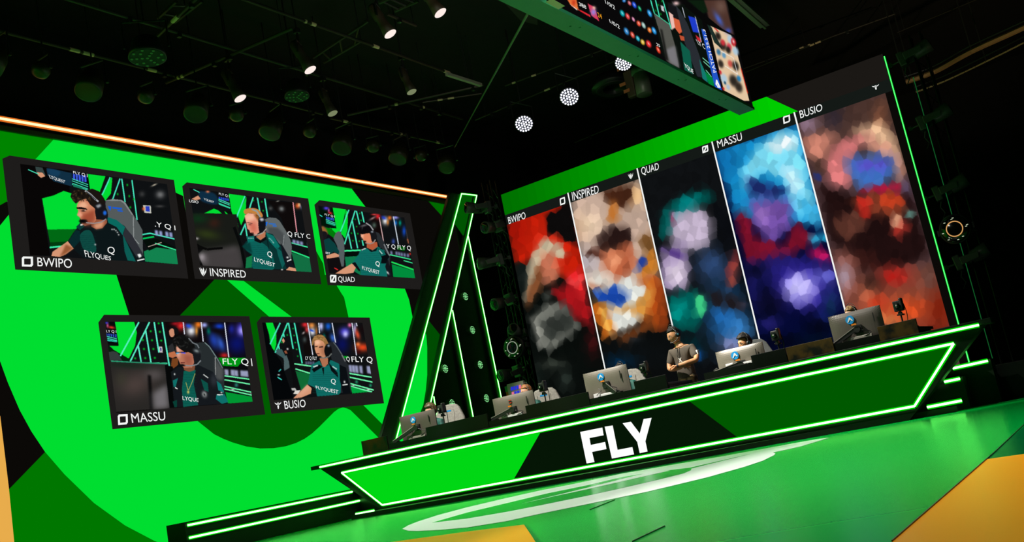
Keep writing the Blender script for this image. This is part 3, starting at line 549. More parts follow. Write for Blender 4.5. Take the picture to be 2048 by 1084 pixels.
cv.poly((0, 150, 50), (1430, 850, 1785, 912, 1795, 958, 1460, 980)); blobs(((40, 120, 110), 1555, 770, 22, 26), ((40, 120, 110), 1752, 815, 22, 26), (NW, 1515, 822, 24, 6), (NW, 1735, 868, 24, 6))
# bystander
cv.poly((44, 44, 46), (780, 330, 830, 290, 870, 300, 870, 400, 790, 420)); cv.poly((190, 110, 72), (780, 405, 850, 385, 880, 440, 830, 462, 785, 448)); cv.poly((205, 140, 110), (790, 150, 830, 125, 855, 180, 830, 222, 800, 210), sm=True); cv.poly((16, 16, 18), (785, 130, 830, 105, 890, 130, 890, 190, 850, 190, 840, 130), sm=True); cv.poly((120, 66, 30), (820, 470, 890, 460, 890, 540, 840, 580, 810, 560))
# monitor and chair
cv.poly((52, 60, 58), (98, 395, 150, 385, 200, 400, 255, 495, 110, 490)); cv.poly((40, 38, 36), (112, 492, 770, 528, 740, 560, 790, 1030, 185, 1078)); blobs(((80, 66, 62), 400, 760, 220, 160, -20, .8), ((90, 84, 84), 620, 650, 120, 80, 0, .7), ((20, 40, 26), 300, 540, 260, 40, 4, .7), ((60, 60, 46), 240, 700, 80, 100, 0, .5))
cv.poly((10, 10, 10), (545, 655, 580, 660, 608, 1050, 570, 1050), 1.5); cv.poly((130, 126, 130), (600, 860, 770, 760, 790, 1035, 612, 1050), 5, .8); cv.line((40, 150, 110), (125, 497, 760, 530), 2.2); cv.poly((6, 8, 8), (740, 540, 830, 560, 860, 1020, 795, 1035))
cv.poly((38, 44, 46), (1090, 290, 1190, 282, 1250, 330, 1350, 490, 1415, 600, 1420, 900, 1300, 900, 1120, 560, 1060, 360)); cv.line((110, 130, 130), (1195, 285, 1250, 335, 1345, 480, 1400, 580), 2); cv.poly((86, 88, 88), (1310, 460, 1410, 600, 1400, 720, 1320, 700), 2, .8); cv.line((150, 152, 150), (1315, 455, 1320, 655), 1.6)
# jacket
cv.poly((20, 24, 28), (810, 620, 900, 560, 1000, 590, 1120, 540, 1290, 620, 1350, 740, 1460, 960, 1400, 985, 850, 1025, 830, 820)); cv.poly((12, 92, 80), (955, 610, 1090, 600, 1070, 760, 1120, 1000, 950, 1022, 935, 820)); cv.poly((16, 110, 104), (830, 720, 890, 690, 860, 800, 840, 790)); cv.poly((14, 116, 112), (1330, 720, 1380, 760, 1420, 860, 1350, 830)); cv.poly((14, 110, 106), (1330, 880, 1420, 870, 1465, 965, 1390, 985, 1320, 930)); cv.poly((12, 80, 70), (1150, 700, 1230, 750, 1240, 850, 1190, 830)); cv.poly((8, 62, 52), (830, 960, 880, 940, 880, 1020, 850, 1025))
for k in range(12): cv.line((8, 62, 56), (950, 650+k*30, 1100, 655+k*30), .8, .5)
cv.line((190, 180, 90), (980, 740, 1005, 830), 1); cv.line((190, 180, 90), (1085, 640, 1050, 740, 1010, 830), 1); cv.blob((220, 200, 100), 1005, 850, 14, 20); cv.blob(NW, 1190, 875, 26, 34, -20, .9); cv.blob((14, 20, 20), 1190, 878, 12, 20, -20); cv.line(NW, (1180, 650, 1235, 690), 2, .8); cv.line(NW, (1335, 882, 1400, 880), 1.8); cv.blob(NW, 1385, 855, 12, 9); cv.blob(NW, 850, 645, 9, 12); cv.line(NW, (858, 800, 885, 815), 2)
cv.poly((54, 58, 66), (1290, 620, 1340, 720, 1300, 800, 1260, 720), 3, .7)
cv.poly((128, 76, 52), (955, 570, 1085, 545, 1080, 600, 1020, 620, 960, 600)); cv.poly((186, 118, 92), (865, 310, 900, 300, 980, 380, 1060, 420, 1080, 500, 1050, 570, 960, 575, 915, 530, 890, 470, 868, 440, 880, 400)); cv.poly((238, 180, 158), (870, 310, 910, 340, 920, 400, 905, 470, 880, 440), 2, .85); cv.poly((150, 76, 60), (950, 420, 1060, 430, 1050, 550, 970, 540), 3, .7)
cv.line((90, 180, 230), (870, 410, 905, 402), 2.4); cv.line((90, 90, 230), (925, 400, 975, 405), 3); cv.line((40, 30, 30), (860, 395, 1000, 395), 1.2); cv.line((90, 30, 30), (920, 518, 970, 515), 2)
cv.poly((16, 16, 16), (820, 260, 860, 220, 930, 195, 1010, 220, 1070, 290, 1100, 400, 1080, 500, 1050, 400, 960, 390, 900, 350, 870, 310, 860, 400, 840, 330), sm=False)
for k in range(50): cv.blob(rnd.choice([(60, 62, 58), (8, 8, 8), (36, 38, 36)]), rnd.uniform(840, 1040), rnd.uniform(205, 340), 14, 6, rnd.uniform(-60, 60), .7)
cv.line((110, 116, 120), (1010, 235, 1060, 290, 1110, 310, 1130, 350), 2.4); cv.poly((22, 24, 28), (1060, 360, 1120, 360, 1150, 430, 1130, 520, 1080, 530), sm=True); cv.blob((140, 150, 150), 1100, 380, 34, 20, 20, .9); cv.line((130, 136, 140), (1150, 490, 1110, 535, 1040, 552, 970, 548), 2.2); cv.blob((14, 14, 16), 940, 543, 32, 14, 8, 1, 2)
# window 5
cv.frame(cF5, .157)
cv.poly(BK, (55, 65, 1390, 68, 1540, 950, 190, 1055)); cv.poly(GBR, (105, 68, 195, 68, 238, 190, 240, 340, 215, 425, 170, 370, 150, 220)); cv.poly((4, 6, 8), (55, 65, 105, 68, 160, 330, 215, 440, 300, 560, 460, 1030, 195, 1055))
for q in ((290, 68, 160, 340), (385, 68, 225, 450), (395, 68, 455, 400), (470, 68, 570, 585), (330, 205, 342, 250), (265, 345, 278, 405)): cv.line(CY, q, 2.6)
for x, y in ((370, 130), (452, 140), (378, 222), (465, 228), (310, 315), (480, 318), (498, 405), (512, 492)): cv.blob((0, 200, 60), x, y, 10, 10)
cv.poly((14, 10, 10), (560, 68, 650, 68, 710, 480, 600, 480)); blobs(((225, 40, 50), 605, 90, 44, 34), ((200, 50, 50), 630, 150, 26, 40), ((170, 160, 160), 585, 195, 22, 12, -45), ((60, 70, 70), 600, 280, 26, 40), ((230, 140, 60), 690, 100, 44, 44), ((235, 235, 240), 700, 180, 42, 52), ((30, 70, 200), 690, 165, 36, 14, 20), ((170, 100, 40), 750, 170, 14, 60), ((190, 195, 245), 810, 110, 30, 60), ((20, 90, 200), 900, 110, 40, 50), ((0, 130, 110), 850, 230, 18, 30), ((10, 10, 14), 900, 210, 60, 26), ((50, 100, 200), 960, 260, 34, 60, -20), ((10, 16, 90), 1080, 340, 90, 120, 0, .9), ((80, 70, 230), 1110, 180, 70, 60, 0, .9), ((190, 190, 250), 1120, 210, 36, 44), ((230, 110, 160), 1175, 95, 26, 30), ((170, 175, 230), 1240, 150, 22, 80), ((230, 80, 50), 1275, 210, 30, 70, -15), ((20, 10, 12), 1340, 150, 60, 70), ((240, 70, 30), 1340, 380, 90, 55, 0, .95), ((240, 120, 60), 1280, 340, 30, 30), ((60, 10, 10), 1290, 440, 30, 24))
for q in ((640, 70, 705, 480), (780, 68, 792, 200), (952, 70, 995, 320), (1205, 70, 1262, 485), (1260, 70, 1270, 110)): cv.line((220, 225, 240), q, 1.8)
for x in (610, 640, 668, 700): cv.poly((110, 115, 150), (x, 560, x+22, 562, x+24, 600, x+3, 598), 1)
cv.poly((0, 150, 30), (1095, 490, 1160, 490, 1150, 520, 1110, 520))
for i, x in enumerate((1160, 1200, 1240, 1295, 1390)): cv.poly((150, 155, 190), (x, 605+i*3, x+(70 if i == 4 else 40), 608+i*3, x+(80 if i == 4 else 50), 705+i*5, x+10, 690+i*5), 1)
for q in ((470, 590, 690, 622), (485, 655, 680, 715), (1170, 712, 1508, 772), (1170, 760, 1520, 835), (1175, 840, 1535, 940), (1180, 875, 1460, 950)): cv.line((110, 245, 170), q, 2.6)
cv.poly((0, 160, 60), (1185, 880, 1420, 950, 1210, 968)); cv.poly((14, 105, 52), (485, 680, 660, 720, 700, 800, 560, 940, 520, 800)); blobs(((30, 140, 100), 1262, 820, 20, 24), ((30, 140, 100), 1440, 865, 20, 24), (NW, 1220, 868, 20, 6), (NW, 1412, 920, 26, 7))
cv.poly((12, 12, 14), (330, 400, 400, 335, 440, 380, 455, 560, 530, 900, 460, 900, 420, 600, 340, 520)); cv.poly((14, 14, 16), (330, 260, 350, 250, 380, 290, 350, 320, 330, 300), sm=True); cv.poly(SK, (310, 290, 330, 260, 350, 300, 330, 330)); cv.poly(SKD, (340, 430, 365, 420, 385, 460, 355, 460)); cv.blob(NW, 382, 400, 13, 13); cv.poly((220, 215, 205), (455, 975, 480, 935, 550, 925, 520, 975)); cv.poly((180, 180, 176), (432, 900, 480, 900, 500, 930, 440, 930))
cv.poly((60, 90, 92), (240, 410, 310, 405, 350, 480, 350, 600, 330, 520, 240, 460)); cv.poly((76, 96, 98), (335, 500, 370, 480, 400, 560, 410, 640, 340, 680)); cv.line((60, 220, 200), (255, 760, 310, 795), 2); cv.line((60, 200, 190), (270, 690, 300, 660), 1.6); cv.blob(NW, 270, 730, 16, 8)
cv.poly((34, 38, 42), (900, 320, 970, 315, 1010, 370, 1080, 470, 1160, 610, 1200, 960, 1060, 960, 960, 600)); cv.line((90, 100, 104), (970, 318, 1015, 375, 1075, 470), 2); cv.line((110, 112, 114), (1075, 475, 1120, 560), 2.6)
cv.poly(SK, (635, 855, 690, 900, 680, 970, 560, 1020, 455, 1032, 560, 930)); cv.poly((226, 170, 140), (630, 860, 680, 900, 600, 960, 500, 1020), 2, .7)
cv.poly((14, 106, 98), (690, 600, 790, 550, 830, 630, 900, 610, 930, 540, 1040, 590, 1070, 760, 1060, 960, 1030, 985, 760, 1005, 740, 900, 640, 850, 660, 760)); cv.poly((10, 14, 18), (1045, 600, 1130, 640, 1160, 800, 1190, 960, 1090, 970, 1050, 800)); cv.poly((8, 12, 16), (690, 660, 790, 600, 830, 630, 720, 700)); cv.poly((8, 12, 16), (900, 560, 960, 640, 1020, 700, 1030, 770, 940, 680)); cv.poly((10, 10, 12), (630, 850, 700, 880, 690, 900)); cv.poly((8, 10, 12), (820, 640, 845, 750, 850, 640))
for k in range(11): cv.line((8, 72, 66), (700, 700+k*26, 1020, 700+k*26), .8, .5)
cv.line(NW, (710, 632, 770, 610), 2.6, .8); cv.line(NW, (955, 622, 1012, 660), 2.4, .7); cv.blob(NW, 1108, 820, 12, 16); cv.line(NW, (1085, 862, 1150, 852), 2)
cv.poly((176, 112, 80), (790, 520, 900, 500, 900, 590, 860, 632, 830, 625)); cv.poly((216, 150, 112), (725, 290, 780, 270, 850, 310, 885, 400, 890, 480, 850, 510, 780, 505, 745, 450, 730, 400)); cv.poly((140, 84, 60), (800, 340, 880, 380, 885, 490, 820, 500), 4, .75); cv.poly((244, 190, 156), (730, 290, 790, 290, 800, 340, 735, 350), 2); cv.line((50, 30, 24), (735, 372, 765, 368), 2.2); cv.line((50, 30, 24), (785, 380, 835, 372), 2.6); cv.line((110, 50, 44), (755, 462, 790, 462), 1.8)
cv.poly((150, 108, 60), (695, 350, 705, 270, 760, 225, 830, 225, 880, 280, 905, 350, 870, 370, 840, 310, 780, 285, 730, 300, 712, 345), sm=True)
for k in range(24): cv.blob(rnd.choice([(190, 150, 90), (96, 66, 36)]), rnd.uniform(715, 860), rnd.uniform(232, 290), 14, 5, rnd.uniform(-50, 20), .7)
cv.poly((14, 14, 16), (880, 340, 930, 350, 950, 430, 930, 500, 880, 510, 850, 420), sm=True); cv.blob((150, 170, 190), 905, 358, 16, 16); cv.line((110, 116, 112), (945, 460, 910, 500, 850, 518, 790, 510), 2.2); cv.blob((10, 10, 12), 790, 500, 26, 13, 0, 1, 2); cv.blob((10, 10, 12), 712, 400, 12, 32)
del feedbg
def rectW(name, win, tl, br, lv=5, step=.8):
    a, b = W(*tl, lv), W(*br, lv); dy = b[1]-a[1]; dz = b[2]-a[2]
    nu = int(abs(br[0]-tl[0])/step); nv = int(abs(br[1]-tl[1])/step)
    return grid_screen(name, win, cv, a, (0, dy, 0), (0, 0, dz), nu, nv)
for wn, c, tl, br in ((w1, cF1, (45, 40), (1600, 1029)), (w2, cF2, (42, 35), (1440, 997)), (w3, cF3, (35, 78), (1350, 1063)), (w4, cF4, (52, 50), (1735, 963)), (w5, cF5, (52, 66), (1480, 952))):
    a, b = W(*c(*tl)[0], 5), W(*c(*br)[0], 5)
    rectW('video_picture', wn, c(*tl)[0], c(*br)[0])
def tq(win, c, s, a, name='jersey_lettering', mat=None):
    t = MB(); q = c(*a); text_on(t, s, [W(x, y, 7) for x, y in q]); obj(name, t, mat or WHITE, win)
tq(w1, cF1, 'FLYQUES', (672, 890, 940, 955, 935, 1000, 690, 970)); tq(w1, cF1, 'Q', (903, 855, 975, 862, 975, 940, 905, 935)); tq(w1, cF1, '.Y Q I', (1370, 608, 1570, 650, 1575, 705, 1372, 668), 'background_lettering'); tq(w1, cF1, 'FLY Q I', (565, 112, 705, 140, 708, 180, 568, 140), 'background_lettering'); tq(w1, cF1, 'LYQUEST', (325, 148, 488, 208, 482, 238, 340, 190))
tq(w2, cF2, 'LYQUEST', (780, 825, 1018, 898, 1012, 946, 780, 880)); tq(w2, cF2, 'Q', (928, 758, 985, 765, 988, 838, 932, 830)); tq(w2, cF2, 'Q FLY C', (1158, 530, 1418, 565, 1422, 628, 1165, 595), 'background_lettering'); tq(w2, cF2, 'USIO', (38, 168, 145, 185, 145, 215, 40, 200), 'background_lettering'); tq(w2, cF2, 'FLY Q I', (378, 90, 495, 118, 497, 152, 380, 118), 'background_lettering'); tq(w2, cF2, 'YQUEST', (205, 150, 322, 190, 318, 214, 210, 178))
tq(w3, cF3, 'FLYQUEST', (628, 895, 862, 962, 860, 1022, 630, 950)); tq(w3, cF3, 'Q', (808, 830, 868, 838, 868, 915, 812, 905)); tq(w3, cF3, 'Y Q FLY Q', (955, 598, 1288, 625, 1292, 698, 960, 665), 'background_lettering'); tq(w3, cF3, 'FLY Q I', (120, 185, 258, 215, 260, 248, 122, 215), 'background_lettering'); tq(w3, cF3, 'EST', (135, 705, 195, 715, 195, 738, 137, 732))
tq(w4, cF4, 'LYQUE', (932, 898, 1115, 925, 1118, 975, 935, 952)); tq(w4, cF4, 'FLY Q', (1388, 470, 1682, 470, 1690, 558, 1395, 548), 'background_lettering'); tq(w4, cF4, 'LY Q I', (62, 145, 175, 150, 177, 185, 65, 178), 'background_lettering'); tq(w4, cF4, 'I', (1712, 470, 1722, 470, 1732, 556, 1722, 556), 'background_lettering')
tq(w5, cF5, 'FLYQUEST', (730, 872, 1022, 930, 1018, 988, 740, 915)); tq(w5, cF5, 'Q', (925, 785, 985, 785, 990, 862, 930, 858)); tq(w5, cF5, 'FLY Q', (1185, 500, 1455, 505, 1460, 592, 1195, 580), 'background_lettering'); tq(w5, cF5, 'LY Q FLY', (600, 498, 748, 500, 748, 552, 604, 548), 'background_lettering'); tq(w5, cF5, 'Q', (1122, 500, 1165, 505, 1168, 575, 1125, 565), 'background_lettering')
# ---------------------------------------------------------------- rear screen with five tall pictures
rw = thing('portrait_screen_wall', 'tall rear video wall of five bright vertical pictures under a green band', 'video wall', (-7.1, YW, PZ))
def Rr(x, y, lv=0): p = P(x, y, 'Y', YW); p[1] = YW-.004*lv; return p
xa, xb = Rr(1002.5, 391.7)[0], -2.985
z1 = 6.06; zh = (Rr(1010.9, 434.2)[2]+Rr(1595, 218.5)[2])/2; zi = (Rr(1017, 449)[2]*0+Rr(1279, 361.8)[2]+Rr(1598, 242.9)[2]+Rr(1780.7, 182)[2])/3
b = MB(); b.box2((xa, YW+.012, PZ), (xb, YW+.22, z1)); obj('cabinet', b, BLACK, rw)
rg = MB(); rg.keep = 1; q = lambda k, lv, *a: rg.mat(k).poly([(x, YW-.004*lv, z) for x, z in a])
xk, xk2 = Rr(1531.9, 189.6)[0], Rr(1595, 218.5)[0]
q(0, 0, (xa, PZ), (xb, PZ), (xb, z1), (xa, z1))
n = 28; cols = []
rgg = Canvas(990, 100, 1620, 480, 1)
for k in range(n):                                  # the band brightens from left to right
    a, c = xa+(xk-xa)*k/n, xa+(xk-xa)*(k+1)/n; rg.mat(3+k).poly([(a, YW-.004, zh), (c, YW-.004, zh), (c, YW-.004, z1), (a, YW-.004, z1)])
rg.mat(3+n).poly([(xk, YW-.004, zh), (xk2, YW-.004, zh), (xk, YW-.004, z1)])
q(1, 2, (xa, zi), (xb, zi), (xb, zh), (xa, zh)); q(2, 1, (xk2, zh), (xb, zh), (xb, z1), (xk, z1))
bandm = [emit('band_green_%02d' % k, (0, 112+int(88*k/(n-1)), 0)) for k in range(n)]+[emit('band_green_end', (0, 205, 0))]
obj('screen_graphic', rg, [GB, emit('header_charcoal', (20, 25, 22)), emit('upper_charcoal', (27, 24, 21))]+bandm, rw)
cA, cB = crop(1000, 180, .4982), crop(1400, 120, .5534)
xs = [Rr(1010, 440)[0]*0+xa]+[(Rr(*u)[0]+Rr(*v)[0])/2 for u, v in (((1137.5, 386.8), (1206.3, 720)), ((1275.5, 337), (1344.8, 650.8)), ((1424.9, 280.5), (1519.5, 683.4)), ((1588.2, 221.8), (1688.9, 614.2)))]+[Rr(1900, 655)[0]]
def panel(i, C, label):
    # break the picture into plain colour facets (an abstract stand-in artwork)
    rg_ = np.random.default_rng(11+i); X0, X1 = int(PX((xs[i], YW, zi))[0])-20, int(PX((xs[i+1], YW, PZ))[0])+20
    X0 = max(1000, X0); X1 = min(1929, X1); pts = []
    for yy in range(175, 800, 15):
        for xx in range(X0, X1, 15): pts.append((xx+rg_.uniform(-8, 8), yy+rg_.uniform(-8, 8)))
    pts = np.array(pts); pc = C.a[np.clip((pts[:, 1]-170).astype(int), 0, C.h-1), np.clip((pts[:, 0]-1000).astype(int), 0, C.w-1)]*rg_.uniform(.86, 1.16, (len(pts), 1))
    yy, xx = np.mgrid[170:800, X0:X1]; best = np.full(xx.shape, 1e9); idx = np.zeros(xx.shape, int)
    for k, (a, b) in enumerate(pts):
        ya, yb, xa_, xb_ = max(0, int(b)-200), max(0, int(b)-140), 0, 0
        sy = slice(max(0, int(b-170)-34), int(b-170)+34); sx = slice(max(0, int(a-X0)-34), max(0, int(a-X0)+34))
        d = (xx[sy, sx]-a)**2+(yy[sy, sx]-b)**2*.5; m = d < best[sy, sx]; best[sy, sx][m] = d[m]; idx[sy, sx][m] = k
    blk = C.a[:, X0-1000:X1-1000]; blk[:] = blk*.42+np.clip(pc[idx], 0, 255)*.58
    o = grid_screen('portrait_picture', rw, C, (xs[i], YW-.012, zi), (xs[i+1]-xs[i], 0, 0), (0, 0, PZ-zi), 110, 300); return put(o, label)
def newC(c, k, bg):
    C = Canvas(1000, 170, 1930, 800, 1., bg); C.frame(c, k); return C
def shards(C, L):
    for l in L: C.poly(l[0], l[1], l[2] if len(l) > 2 else 2.)
# 1: red and black with a pale streak, steel grey below
C = newC(cA, .498, (8, 12, 10))
C.poly((186, 28, 8), (20, 500, 290, 420, 350, 760, 60, 700), 3); C.blob((230, 40, 20), 200, 620, 70, 90, 0, .8); C.blob((140, 14, 6), 60, 560, 60, 80, 0, .7)
shards(C, [((12, 10, 10), (180, 500, 290, 440, 320, 640, 250, 600, 190, 570), 2), ((16, 22, 20), (60, 700, 130, 670, 150, 800, 90, 880, 60, 780), 3), ((40, 48, 44), (95, 735, 125, 720, 125, 800, 100, 790), 3)])
shards(C, [((196, 180, 150), (128, 660, 165, 600, 225, 605, 270, 660, 240, 680, 200, 650, 160, 700, 110, 860, 96, 850), 3), ((120, 70, 40), (150, 700, 180, 680, 170, 780, 120, 870, 95, 870), 3), ((206, 120, 90), (160, 660, 215, 650, 240, 720, 215, 780, 175, 785), 4), ((225, 36, 40), (260, 740, 320, 715, 345, 800, 370, 900, 300, 860, 290, 790), 3), ((240, 70, 70), (270, 770, 330, 740, 340, 770, 290, 800), 2), ((170, 20, 26), (200, 800, 290, 780, 350, 860, 380, 960, 290, 900), 4)])
shards(C, [((110, 112, 104), (118, 915, 200, 850, 260, 860, 290, 900, 320, 950, 250, 1010, 200, 1045, 160, 1035, 140, 960), 3), ((46, 50, 46), (160, 930, 280, 880, 300, 950, 200, 1010), 5), ((160, 160, 150), (120, 915, 150, 900, 165, 1030, 158, 1036), 2), ((70, 74, 68), (175, 810, 215, 800, 205, 840, 180, 845), 2)])
C.blob((60, 66, 58), 210, 1100, 60, 22, 0, .8); C.blob((50, 60, 54), 260, 1160, 30, 40, -20, .7); C.blob((36, 50, 44), 120, 1160, 50, 60, 0, .6); C.blob((90, 16, 20), 370, 1010, 30, 60, 0, .6)
panel(0, C, 'picture of red and black shapes with a pale streak, leftmost')
# 2: sunlit sky over amber, white and gold shapes
C = newC(cA, .498, (10, 12, 12))
C.poly((196, 168, 150), (280, 430, 560, 350, 640, 640, 640, 800, 340, 800), 5); C.blob((255, 225, 190), 340, 540, 70, 50, 0, .9); C.blob((250, 200, 130), 530, 420, 60, 40, 0, .8); C.blob((190, 150, 120), 310, 560, 40, 60, 0, .6); C.blob((170, 165, 175), 350, 690, 60, 60, 0, .8); C.blob((225, 225, 215), 400, 760, 50, 30, 0, .8)
shards(C, [((66, 34, 20), (395, 400, 540, 370, 535, 440, 490, 480, 440, 460), 4), ((200, 120, 50), (440, 440, 470, 440, 475, 530, 430, 530), 3), ((38, 22, 20), (385, 600, 440, 545, 510, 545, 540, 600, 500, 660, 440, 640, 400, 670), 4), ((176, 90, 58), (400, 650, 450, 640, 510, 610, 545, 660, 540, 720, 470, 765, 420, 720), 5), ((228, 150, 110), (425, 660, 490, 660, 480, 700, 440, 720), 5), ((70, 34, 24), (335, 650, 380, 640, 420, 665, 400, 680), 2), ((120, 80, 40), (550, 600, 610, 560, 640, 660, 600, 680), 4), ((196, 120, 40), (560, 680, 620, 640, 640, 720, 560, 760), 4), ((30, 60, 150), (545, 690, 575, 660, 590, 680, 560, 740), 2)])
shards(C, [((150, 60, 24), (350, 770, 420, 790, 360, 800), 2), ((176, 74, 20), (560, 750, 640, 740, 660, 860, 640, 960, 560, 920), 5), ((220, 222, 215), (380, 810, 520, 750, 590, 800, 580, 880, 540, 950, 440, 980, 420, 860), 3), ((24, 70, 170), (370, 820, 470, 780, 520, 830, 480, 870, 400, 850), 3), ((205, 140, 60), (360, 830, 400, 850, 480, 880, 540, 860, 600, 800, 570, 740, 620, 800, 590, 920, 520, 890, 420, 880), 3), ((190, 96, 24), (365, 850, 420, 870, 470, 970, 420, 1000, 370, 910), 3), ((240, 190, 90), (395, 870, 415, 875, 450, 980, 435, 985), 2), ((120, 60, 24), (460, 990, 560, 950, 620, 880, 610, 950, 500, 1020), 4)])
C.poly((150, 60, 20), (620, 780, 650, 780, 680, 940, 640, 960), 4); C.blob((12, 16, 18), 560, 1060, 120, 60, 0, .9); C.blob((0, 50, 90), 480, 1090, 60, 30, 0, .7); C.blob((60, 70, 80), 540, 1000, 30, 14, 0, .6)
panel(1, C, 'picture of amber and gold shapes with white and blue facets, second from left')
# 3: teal and pale lilac on black, blue glow at the right
C = newC(cA, .498, (10, 12, 14))
C.poly((14, 16, 18), (560, 330, 870, 230, 1000, 1100, 660, 1100), 2)
C.blob((50, 80, 130), 850, 700, 70, 70, 0, .9); C.blob((30, 110, 190), 900, 900, 80, 120, 0, .9); C.blob((60, 140, 215), 960, 960, 60, 60, 0, .8); C.blob((150, 150, 200), 930, 1020, 50, 34, 0, .8); C.blob((190, 60, 60), 935, 700, 20, 60, 20, .7)
shards(C, [((0, 84, 80), (650, 480, 740, 420, 830, 400, 860, 440, 780, 470, 720, 560, 640, 600), 4), ((0, 130, 130), (720, 440, 800, 420, 780, 460, 700, 520), 4), ((192, 176, 200), (700, 500, 800, 470, 850, 520, 840, 620, 790, 640, 720, 640, 680, 590), 6), ((150, 130, 170), (650, 640, 740, 600, 760, 740, 740, 800, 660, 800, 636, 740), 6), ((210, 195, 214), (660, 700, 740, 690, 750, 780, 680, 790), 6), ((90, 60, 140), (645, 625, 740, 660, 730, 680, 640, 645), 2), ((190, 60, 110), (680, 490, 700, 480, 695, 530, 685, 530), 2), ((10, 12, 16), (840, 430, 900, 470, 960, 560, 900, 700, 870, 560), 5)])
shards(C, [((0, 90, 84), (670, 830, 780, 800, 830, 860, 790, 960, 700, 960), 5), ((0, 150, 140), (690, 850, 760, 850, 720, 940, 690, 920), 5), ((60, 200, 130), (780, 820, 820, 820, 830, 890, 790, 910), 3), ((30, 26, 30), (820, 800, 930, 820, 1000, 850, 960, 890, 860, 870), 4), ((160, 70, 60), (930, 700, 960, 680, 940, 780, 915, 800), 3)])
C.blob((0, 40, 46), 760, 1030, 60, 50, 0, .8); C.blob((20, 100, 200), 800, 1060, 16, 26, 0, .7); C.blob((90, 90, 120), 980, 860, 20, 14, 0, .5)
panel(2, C, 'picture of teal and lilac shapes on black, middle one')
# 4: cyan sky, violet centre, deep blue below
C = newC(cB, .553, (3, 8, 46))
C.poly((20, 140, 200), (50, 320, 360, 225, 450, 600, 130, 560), 6); C.blob((10, 90, 150), 90, 360, 60, 70, 0, .7)
shards(C, [((120, 215, 240), (150, 400, 200, 320, 270, 270, 350, 260, 390, 420, 420, 560, 350, 560, 300, 430, 220, 400, 160, 480), 5), ((225, 245, 250), (230, 300, 330, 265, 360, 300, 280, 340), 5), ((190, 235, 250), (290, 380, 350, 400, 380, 500, 330, 480), 5), ((60, 170, 215), (340, 470, 430, 540, 440, 600, 380, 580), 5), ((26, 40, 100), (160, 420, 230, 440, 330, 470, 260, 500, 180, 490), 4), ((110, 76, 160), (175, 500, 330, 500, 330, 590, 260, 670, 200, 600), 6), ((150, 110, 190), (200, 530, 250, 540, 240, 610, 210, 590), 5), ((120, 16, 40), (130, 560, 165, 545, 200, 640, 300, 670, 350, 590, 420, 650, 300, 720, 170, 740), 4), ((200, 20, 90), (400, 680, 470, 690, 480, 740, 400, 720), 4), ((40, 190, 230), (390, 640, 460, 620, 470, 650, 400, 660), 4)])
C.poly((30, 26, 100), (160, 740, 300, 700, 490, 740, 500, 900, 190, 900), 8); C.blob((60, 40, 200), 360, 820, 100, 74, 0, .8); C.blob((175, 165, 250), 360, 825, 68, 62, 0, 1, 2.2); C.blob((220, 215, 255), 350, 815, 34, 30, 0, .7); C.blob((130, 130, 240), 450, 780, 50, 30, 0, .7); C.blob((6, 10, 50), 230, 820, 40, 50, 0, .8); C.blob((40, 50, 190), 440, 930, 26, 26, 0, .8); C.blob((4, 8, 50), 330, 960, 50, 80, 0, .8); C.blob((10, 50, 70), 470, 880, 30, 60, 0, .6); C.blob((60, 50, 170), 250, 950, 40, 26, 0, .6)
C.blob((2, 20, 40), 420, 1020, 100, 40, 0, .7)
C.blob((2, 4, 16), 250, 880, 60, 60, 0, .8); C.blob((2, 4, 16), 430, 960, 50, 50, 0, .8); C.blob((2, 3, 14), 300, 1020, 90, 30, 0, .8); C.blob((4, 6, 24), 200, 760, 50, 26, 0, .8)
panel(3, C, 'picture of cyan and violet shapes over a glowing lilac disc, fourth from left')
# 5: peach and blue over leather brown, orange red below
C = newC(cB, .553, (70, 50, 52))
C.poly((70, 48, 42), (350, 215, 700, 100, 760, 420, 420, 420), 4); C.blob((170, 140, 170), 390, 225, 40, 40, 0, .7); C.blob((40, 36, 50), 480, 200, 40, 60, 0, .7); C.blob((190, 110, 70), 650, 230, 30, 80, 0, .5); C.blob((90, 80, 130), 745, 480, 20, 60, 0, .6)
shards(C, [((205, 130, 110), (370, 280, 440, 265, 500, 270, 440, 360, 380, 350), 7), ((235, 190, 150), (540, 260, 650, 220, 700, 280, 740, 380, 690, 330, 620, 280), 6), ((216, 120, 120), (450, 370, 500, 300, 580, 270, 640, 290, 560, 320, 540, 460, 470, 460), 6), ((235, 165, 140), (560, 280, 680, 300, 740, 390, 730, 460, 690, 360, 620, 320), 6), ((60, 110, 190), (520, 360, 600, 340, 700, 350, 705, 410, 650, 460, 570, 460), 7), ((90, 70, 190), (560, 370, 680, 360, 690, 390, 570, 400), 6), ((40, 50, 110), (405, 400, 440, 410, 430, 450), 2), ((190, 20, 60), (570, 470, 720, 445, 725, 470, 590, 485), 3)])
shards(C, [((30, 14, 14), (430, 450, 560, 490, 760, 480, 830, 700, 700, 760, 560, 760, 470, 640), 5), ((130, 56, 36), (540, 510, 620, 480, 720, 480, 750, 540, 690, 570, 600, 550), 4), ((190, 60, 30), (640, 490, 720, 480, 740, 520, 660, 540), 4), ((90, 50, 40), (480, 580, 560, 540, 610, 590, 540, 650, 490, 630), 4), ((190, 40, 30), (560, 500, 620, 500, 610, 570, 590, 580), 3), ((180, 50, 40), (690, 580, 740, 570, 760, 620, 700, 640), 4), ((200, 140, 110), (700, 560, 730, 555, 715, 600, 690, 610), 2), ((90, 130, 120), (745, 540, 775, 545, 765, 575, 750, 570), 2), ((46, 20, 18), (560, 680, 640, 690, 640, 750, 580, 750), 3)])
